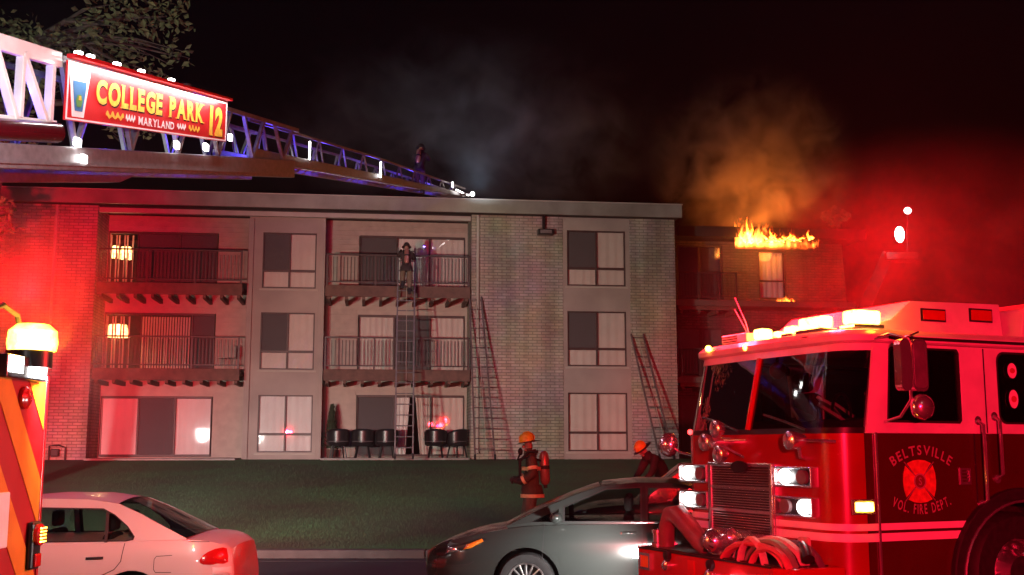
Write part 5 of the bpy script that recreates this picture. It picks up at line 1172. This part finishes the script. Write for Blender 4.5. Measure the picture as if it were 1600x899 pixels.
        for s_ in (-1, 1):
            m = MB(); m.tube([tuple(c-bk*.10+q*.11*s_+ax*.28), tuple(ch-bk*.02+q*.12*s_+ax*.17), tuple(ch-bk*.185+q*.12*s_+ax*.02), tuple(wa-bk*.19+q*.13*s_)], .025, 8); m.build('harness_strap', K['black'], P, smooth=True)
        m = MB(); m.tube([tuple(c+ax*.1), tuple(ch-q*.2+ax*.08), tuple(ch-bk*.22-q*.10+ax*.05), tuple(Vector(J['head'])-bk*.13-ax*.10)], .018, 8); m.build('air_hose', K['black'], P, smooth=True)
        m = MB(); hd_ = Vector(J['head']); m.ball(tuple(hd_+Vector((.135,.0,-.12))), .055, 10, 6, .8, 1, 1.2); m.build('mask', K['black'], P, smooth=True)
    return P
J0 = dict(pelvis=(0,0,.97), waist=(.01,0,1.15), chest=(.02,0,1.38), neck=(.03,0,1.55), head=(.06,0,1.67), crown=(.065,0,1.76),
  shl=(.02,.20,1.44), ell=(-.02,.27,1.16), wrl=(.20,.22,1.05), hal=(.28,.19,1.06), shr=(.02,-.20,1.44), elr=(.0,-.27,1.16), wrr=(.22,-.20,1.08), har=(.30,-.17,1.09),
  hil=(0,.11,.90), knl=(.05,.12,.50), anl=(-.02,.12,.11), tol=(.12,.13,.06), hir=(0,-.11,.90), knr=(.10,-.12,.51), anr=(.12,-.12,.11), tor=(.26,-.13,.06))
def on_lawn(x, y): return (x, y, lawn_z(x, y))
person('firefighter in yellow helmet with an air cylinder walking on the grass', on_lawn(.36, 20.9), R(180), J0, K['coat'], K['helmetyellow'], True, 1.06)
J1 = dict(J0); lean = {'waist': (.10,0,1.10), 'chest': (.28,0,1.24), 'neck': (.40,0,1.34), 'head': (.48,0,1.42), 'crown': (.52,0,1.50), 'shl': (.28,.20,1.28), 'ell': (.38,.26,1.0), 'wrl': (.52,.2,.82), 'hal': (.58,.18,.76), 'shr': (.28,-.20,1.28), 'elr': (.40,-.26,1.02), 'wrr': (.55,-.2,.86), 'har': (.61,-.18,.80)}
J1.update(lean)
person('stooping firefighter in orange helmet behind the black car', on_lawn(3.2, 24.2), R(200), J1, K['coatdark'], K['helmetyellow'], False, 1.0, band=False)
# climber on the long ladder
JC = dict(J0); JC.update(dict(pelvis=(.05,0,.97), waist=(.10,0,1.15), chest=(.16,0,1.38), neck=(.19,0,1.54), head=(.23,0,1.66), crown=(.235,0,1.75), shl=(.17,.2,1.44), ell=(.36,.27,1.38), wrl=(.50,.22,1.56), hal=(.56,.2,1.62), shr=(.17,-.2,1.44), elr=(.38,-.27,1.30), wrr=(.50,-.2,1.36), har=(.56,-.19,1.40),
  hil=(.05,.11,.90), knl=(.26,.13,.62), anl=(.20,.13,.30), tol=(.33,.13,.27), hir=(.05,-.11,.90), knr=(.12,-.12,.48), anr=(.08,-.12,.08), tor=(.22,-.12,.05)))
person('firefighter in dark gear climbing the long ladder to the top balcony', BLD.matrix_basis @ Vector((-2.22, -.92, 6.92)), R(97), JC, K['coatdark'], K['helmetblack'], True, .92, band=False)
# lone figure on the fly section of the aerial
pu = LP(18.3, -.5, zflyb(18.3)-.02)
person('dark figure on the end of the raised aerial with a lit helmet lamp', (pu.x, pu.y, pu.z-.02), LA, JC, K['coatdark'], K['helmetblack'], True, .80, band=False)
# ------------------------------------------------------------------ fire, smoke, far lights, haze
def flame_mat(name):
    m = bpy.data.materials.new(name); m.use_nodes = True; t = m.node_tree; t.nodes.clear()
    o = t.nodes.new('ShaderNodeOutputMaterial'); e = t.nodes.new('ShaderNodeEmission'); tr = t.nodes.new('ShaderNodeBsdfTransparent'); mx = t.nodes.new('ShaderNodeMixShader')
    tc = t.nodes.new('ShaderNodeTexCoord'); sp = t.nodes.new('ShaderNodeSeparateXYZ'); n = t.nodes.new('ShaderNodeTexNoise'); n.inputs['Scale'].default_value = 5
    t.links.new(tc.outputs['Generated'], sp.inputs[0]); t.links.new(tc.outputs['Object'], n.inputs['Vector'])
    ad = t.nodes.new('ShaderNodeMath'); ad.operation = 'MULTIPLY_ADD'; ad.inputs[1].default_value = .6; t.links.new(n.outputs['Fac'], ad.inputs[0]); t.links.new(sp.outputs[2], ad.inputs[2])
    r = t.nodes.new('ShaderNodeValToRGB'); els = r.color_ramp.elements; els[0].position = .25; els[0].color = (1,.38,.045,1); els[1].position = 1.0; els[1].color = (.6,.05,.004,1); k = els.new(.6); k.color = (1,.24,.015,1)
    t.links.new(ad.outputs[0], r.inputs[0]); t.links.new(r.outputs[0], e.inputs[0]); e.inputs[1].default_value = 22
    lw = t.nodes.new('ShaderNodeLayerWeight'); lw.inputs[0].default_value = .35; t.links.new(lw.outputs['Facing'], mx.inputs[0]); t.links.new(e.outputs[0], mx.inputs[1]); t.links.new(tr.outputs[0], mx.inputs[2]); t.links.new(mx.outputs[0], o.inputs[0])
    m.cycles.emission_sampling = 'NONE'; return m
K['flame'] = flame_mat('flame')
rf_ = random.Random(21)
FI = thing('roof_fire', 'orange flames running along the burning roof edge of the far wing', 'fire', BLD.matrix_basis @ Vector((10.0, 1.8, 9.4)), R(7))
def tongue(x, y, z, h, w, par, lean):
    m = MB(); rows = []; ph = rf_.uniform(0, 6)
    for j in range(9):
        t_ = j/8; r_ = w*(math.sin(math.pi*min(1, .22+.78*t_))**1.2)*(1-.35*t_)+.004; cx = x+lean*t_*h+.05*math.sin(ph+t_*5)
        rows.append([(cx+r_*math.cos(a)*(1+.25*math.sin(3*a+ph)), y+.6*r_*math.sin(a), z+h*t_) for a in [6.2832*k/10 for k in range(10)]])
    m.loft(rows, closed=True, cap=True); return m.build('flame_tongue', K['flame'], par, smooth='full')
for i in range(50):
    u = 2.75*rf_.random()**1.15; hgt = .42*(1-u/3.0)+.10; tongue(u+.15, rf_.uniform(-.15,.25), .02+.14*u/2.7+rf_.uniform(-.08,.08), hgt*rf_.uniform(.2,.8), rf_.uniform(.02,.06), FI, rf_.uniform(-.5,.7))
for x, h in ((.28,.80), (.45,.60), (2.66,.38), (1.2,.4)): tongue(x, 0, .1, h, .045, FI, .15)
for fu in (10.3, 11.1, 11.9, 12.6): lamp('POINT', 'fire_glow', BLD.matrix_basis @ Vector((fu, 2.7, 10.35+.2*(fu-10))), 260-40*(fu-10), (1.0,.25,.03), .5)
lamp('POINT', 'fire_glow', BLD.matrix_basis @ Vector((11.7, 2.4, 9.3)), 55, (1.0,.28,.04), .3)
def fire_volume(m_):
    t = m_.node_tree; t.nodes.clear(); o = t.nodes.new('ShaderNodeOutputMaterial'); e = t.nodes.new('ShaderNodeEmission')
    tc = t.nodes.new('ShaderNodeTexCoord'); sp = t.nodes.new('ShaderNodeSeparateXYZ'); t.links.new(tc.outputs['Generated'], sp.inputs[0])
    mp = t.nodes.new('ShaderNodeMapping'); mp.inputs['Scale'].default_value = (1.0, 1.0, .5); n = t.nodes.new('ShaderNodeTexNoise'); n.inputs['Scale'].default_value = 4.2; n.inputs['Detail'].default_value = 4; n.inputs['Distortion'].default_value = 1.2
    t.links.new(tc.outputs['Object'], mp.inputs[0]); t.links.new(mp.outputs[0], n.inputs['Vector'])
    def mth(op, a, b, clamp=False):
        q = t.nodes.new('ShaderNodeMath'); q.operation = op; q.use_clamp = clamp
        for i, v in enumerate((a, b)):
            if isinstance(v, (int, float)): q.inputs[i].default_value = v
            else: t.links.new(v, q.inputs[i])
        return q.outputs[0]
    top = mth('SUBTRACT', mth('SUBTRACT', .95, mth('MULTIPLY', sp.outputs[0], .62)), sp.outputs[2])          # lower towards the far end
    f = mth('ADD', mth('MULTIPLY', top, 1.1), mth('MULTIPLY', mth('SUBTRACT', n.outputs['Fac'], .62), 3.0))
    f = mth('MULTIPLY', f, mth('MULTIPLY', sp.outputs[2], 6.0, True), True)
    dn = mth('MULTIPLY', mth('POWER', f, 1.3), 75.0); t.links.new(dn, e.inputs[1])
    r = t.nodes.new('ShaderNodeValToRGB'); r.color_ramp.elements[0].color = (1,.10,.006,1); r.color_ramp.elements[1].color = (1,.42,.06,1); r.color_ramp.elements[1].position = .8; t.links.new(f, r.inputs[0]); t.links.new(r.outputs[0], e.inputs[0]); t.links.new(e.outputs[0], o.inputs['Volume'])
fv = bpy.data.materials.new('flame_gas'); fv.use_nodes = True; fire_volume(fv); fv.cycles.volume_step_rate = .4; fv.cycles.emission_sampling = 'NONE'
m = MB(); m.box(-.05, 3.0, -.3, .3, -.25, .88); m.build('flame_body', fv, FI)
WLm = thing('sill_fire', 'small second flame on the wall below the burning roof edge', 'fire', BLD.matrix_basis @ Vector((11.75, 2.8, 7.15)), R(7))
m = MB(); m.box(0, .75, -.16, .16, 0, .50); m.build('flame_body', fv, WLm)
m = MB(); m.box(-.05, .80, -.18, .19, -.05, 0); m.build('burning_sill', K['railmetal'], WLm)
for q in range(7): tongue(.08+.09*q, 0, .0, rf_.uniform(.15,.34), .05, WLm, .1)
# distant raised platform with work lamps
AP = thing('aerial_platform', 'far raised platform with two glaring work lamps against the dark sky', 'aerial platform', (12.6, 47.5, 1.5))
def apx(p): return tuple(Vector(p)-Vector((12.6, 47.5, 1.5)))
m = MB(); m.bar(apx((12.6,47.5,3.0)), apx((15.7,46.6,9.9)), .45, .5); m.build('boom', K['black'], AP, bevel=.03)
m = MB(); m.box(-1.1,1.1,-1.2,1.2,0,1.0); m.lathe([(.7,1.0),(.7,1.3),(.5,1.7)], 20, cap=True); m.build('turntable', K['redpaint'], AP, bevel=.04)
m = MB()
for (a, b) in (((15.55,47.1,9.95),(16.75,47.1,9.95)), ((16.40,46.3,9.9),(16.40,46.3,10.9))):
    m.bar(apx(a), apx(b), .035, .035)
m.box(*[c for c in (15.5-12.6, 16.8-12.6, 46.2-47.5, 47.2-47.5, 9.62-1.5, 9.90-1.5)]); bk = m.build('platform', K['black'], AP)
m = MB(); m.ball(apx((16.02,46.05,10.62)), .2, 14, 10, 1, .6, 1.7); o = m.build('work_lamp', K['white_e'], AP, smooth=True)
m = MB(); m.ball(apx((16.40,46.05,11.62)), .15, 14, 10, 1, .7, .9); m.build('work_lamp', K['white_e'], AP, smooth=True)
m = MB(); m.bar(apx((16.40,46.12,10.9)), apx((16.40,46.12,11.5)), .02, .02); m.build('lamp_mast', K['black'], AP)
lamp('SPOT', 'work_lamp_beam', (16.0, 45.7, 10.5), 120, (1,.95,.9), .15, (14.6, 46.5, 8.6), 70, .8)
lamp('POINT', 'work_lamp_glow', (16.2, 45.6, 10.7), 12, (1,.85,.85), .15)
tree('street_tree', 'slim treetop lit red beyond the burning wing', (14.9, 50.5, 1.5), [(0,0,3),(.02,0,6),(-.1,0,9),(-.2,.0,10.4)], [((-.55,0,10.8),.32), ((.15,0,10.85),.34), ((-.2,0,10.45),.25), ((-.2,.0,11.1),.22), ((-.15,0,9.9),.18)], 420, .13, K['leaf'], 9)

def smoke(name, label, c, r, dens, col, seed, scale=.35, aniso=.2):
    m = MB(); m.ball((0,0,0), 1.0, 24, 14); mat = bpy.data.materials.new(name); mat.use_nodes = True; mat.cycles.volume_step_rate = 2.5; t = mat.node_tree; t.nodes.clear()
    o = t.nodes.new('ShaderNodeOutputMaterial'); v = t.nodes.new('ShaderNodeVolumePrincipled'); v.inputs['Color'].default_value = (*col, 1); v.inputs['Anisotropy'].default_value = aniso
    tc = t.nodes.new('ShaderNodeTexCoord'); ln = t.nodes.new('ShaderNodeVectorMath'); ln.operation = 'LENGTH'; t.links.new(tc.outputs['Object'], ln.inputs[0])
    fr = t.nodes.new('ShaderNodeMapRange'); fr.interpolation_type = 'SMOOTHSTEP'; fr.inputs['From Min'].default_value = .25; fr.inputs['From Max'].default_value = .98; fr.inputs['To Min'].default_value = 1; fr.inputs['To Max'].default_value = 0; t.links.new(ln.outputs['Value'], fr.inputs['Value'])
    ge = t.nodes.new('ShaderNodeNewGeometry'); n = t.nodes.new('ShaderNodeTexNoise'); n.inputs['Scale'].default_value = scale; n.inputs['Detail'].default_value = 5; n.inputs['Roughness'].default_value = .6; n.inputs['Distortion'].default_value = .8
    mp = t.nodes.new('ShaderNodeMapping'); mp.inputs['Location'].default_value = (seed, seed*2.3, 0); t.links.new(ge.outputs['Position'], mp.inputs[0]); t.links.new(mp.outputs[0], n.inputs['Vector'])
    nr = t.nodes.new('ShaderNodeMapRange'); nr.inputs['From Min'].default_value = .42; nr.inputs['From Max'].default_value = .66; t.links.new(n.outputs['Fac'], nr.inputs['Value'])
    mu = t.nodes.new('ShaderNodeMath'); mu.operation = 'MULTIPLY'; t.links.new(fr.outputs[0], mu.inputs[0]); t.links.new(nr.outputs[0], mu.inputs[1])
    m2 = t.nodes.new('ShaderNodeMath'); m2.operation = 'MULTIPLY'; m2.inputs[1].default_value = dens; t.links.new(mu.outputs[0], m2.inputs[0]); t.links.new(m2.outputs[0], v.inputs['Density']); t.links.new(v.outputs[0], o.inputs['Volume'])
    ob = m.build(name, mat); ob.location = c; ob.scale = r; return tag(ob, label, 'smoke', kind='stuff')
smoke('smoke', 'orange-lit smoke billowing above the burning roof edge', (9.4, 43.0, 12.8), (4.6, 3.0, 4.4), .75, (.55,.45,.40), 3.1, .75)
smoke('smoke', 'thin grey smoke drifting over the roof beside the tip of the aerial', (-2.0, 40.0, 13.2), (9.0, 5.0, 4.4), .13, (.7,.78,.9), 8.4, .55)
smoke('smoke', 'smoke added behind the light bar of the engine to carry its red glow', (5.0, 12.6, 3.7), (3.6, 2.6, 1.9), .16, (.8,.75,.75), 5.2, .6)  # local volume added so the engine beacons spread a red glow
smoke('smoke', 'vapour added round the beacon of the chevron truck to carry its red halo', (-4.1, 9.4, 3.0), (1.5, 1.1, 1.25), .22, (.8,.75,.75), 2.2, 1.2)  # added volume that shapes the halo round the beacon
smoke('smoke', 'dull red smoke rolling off the burning wing towards the street', (9.5, 32.0, 6.5), (5.0, 6.0, 5.0), .09, (.5,.42,.42), 1.7, .22)
hz = MB(); hz.box(-118, 118, -46, 146, -1.2, 22); hm = bpy.data.materials.new('haze'); hm.use_nodes = True; t = hm.node_tree; t.nodes.clear()
o_ = t.nodes.new('ShaderNodeOutputMaterial'); v_ = t.nodes.new('ShaderNodeVolumePrincipled'); v_.inputs['Color'].default_value = (.85,.85,.88,1); v_.inputs['Density'].default_value = .0003; v_.inputs['Anisotropy'].default_value = .0
t.links.new(v_.outputs[0], o_.inputs['Volume'])
tag(hz.build('haze', hm), 'thin smoky haze hanging in the lit night air', 'haze', kind='stuff')
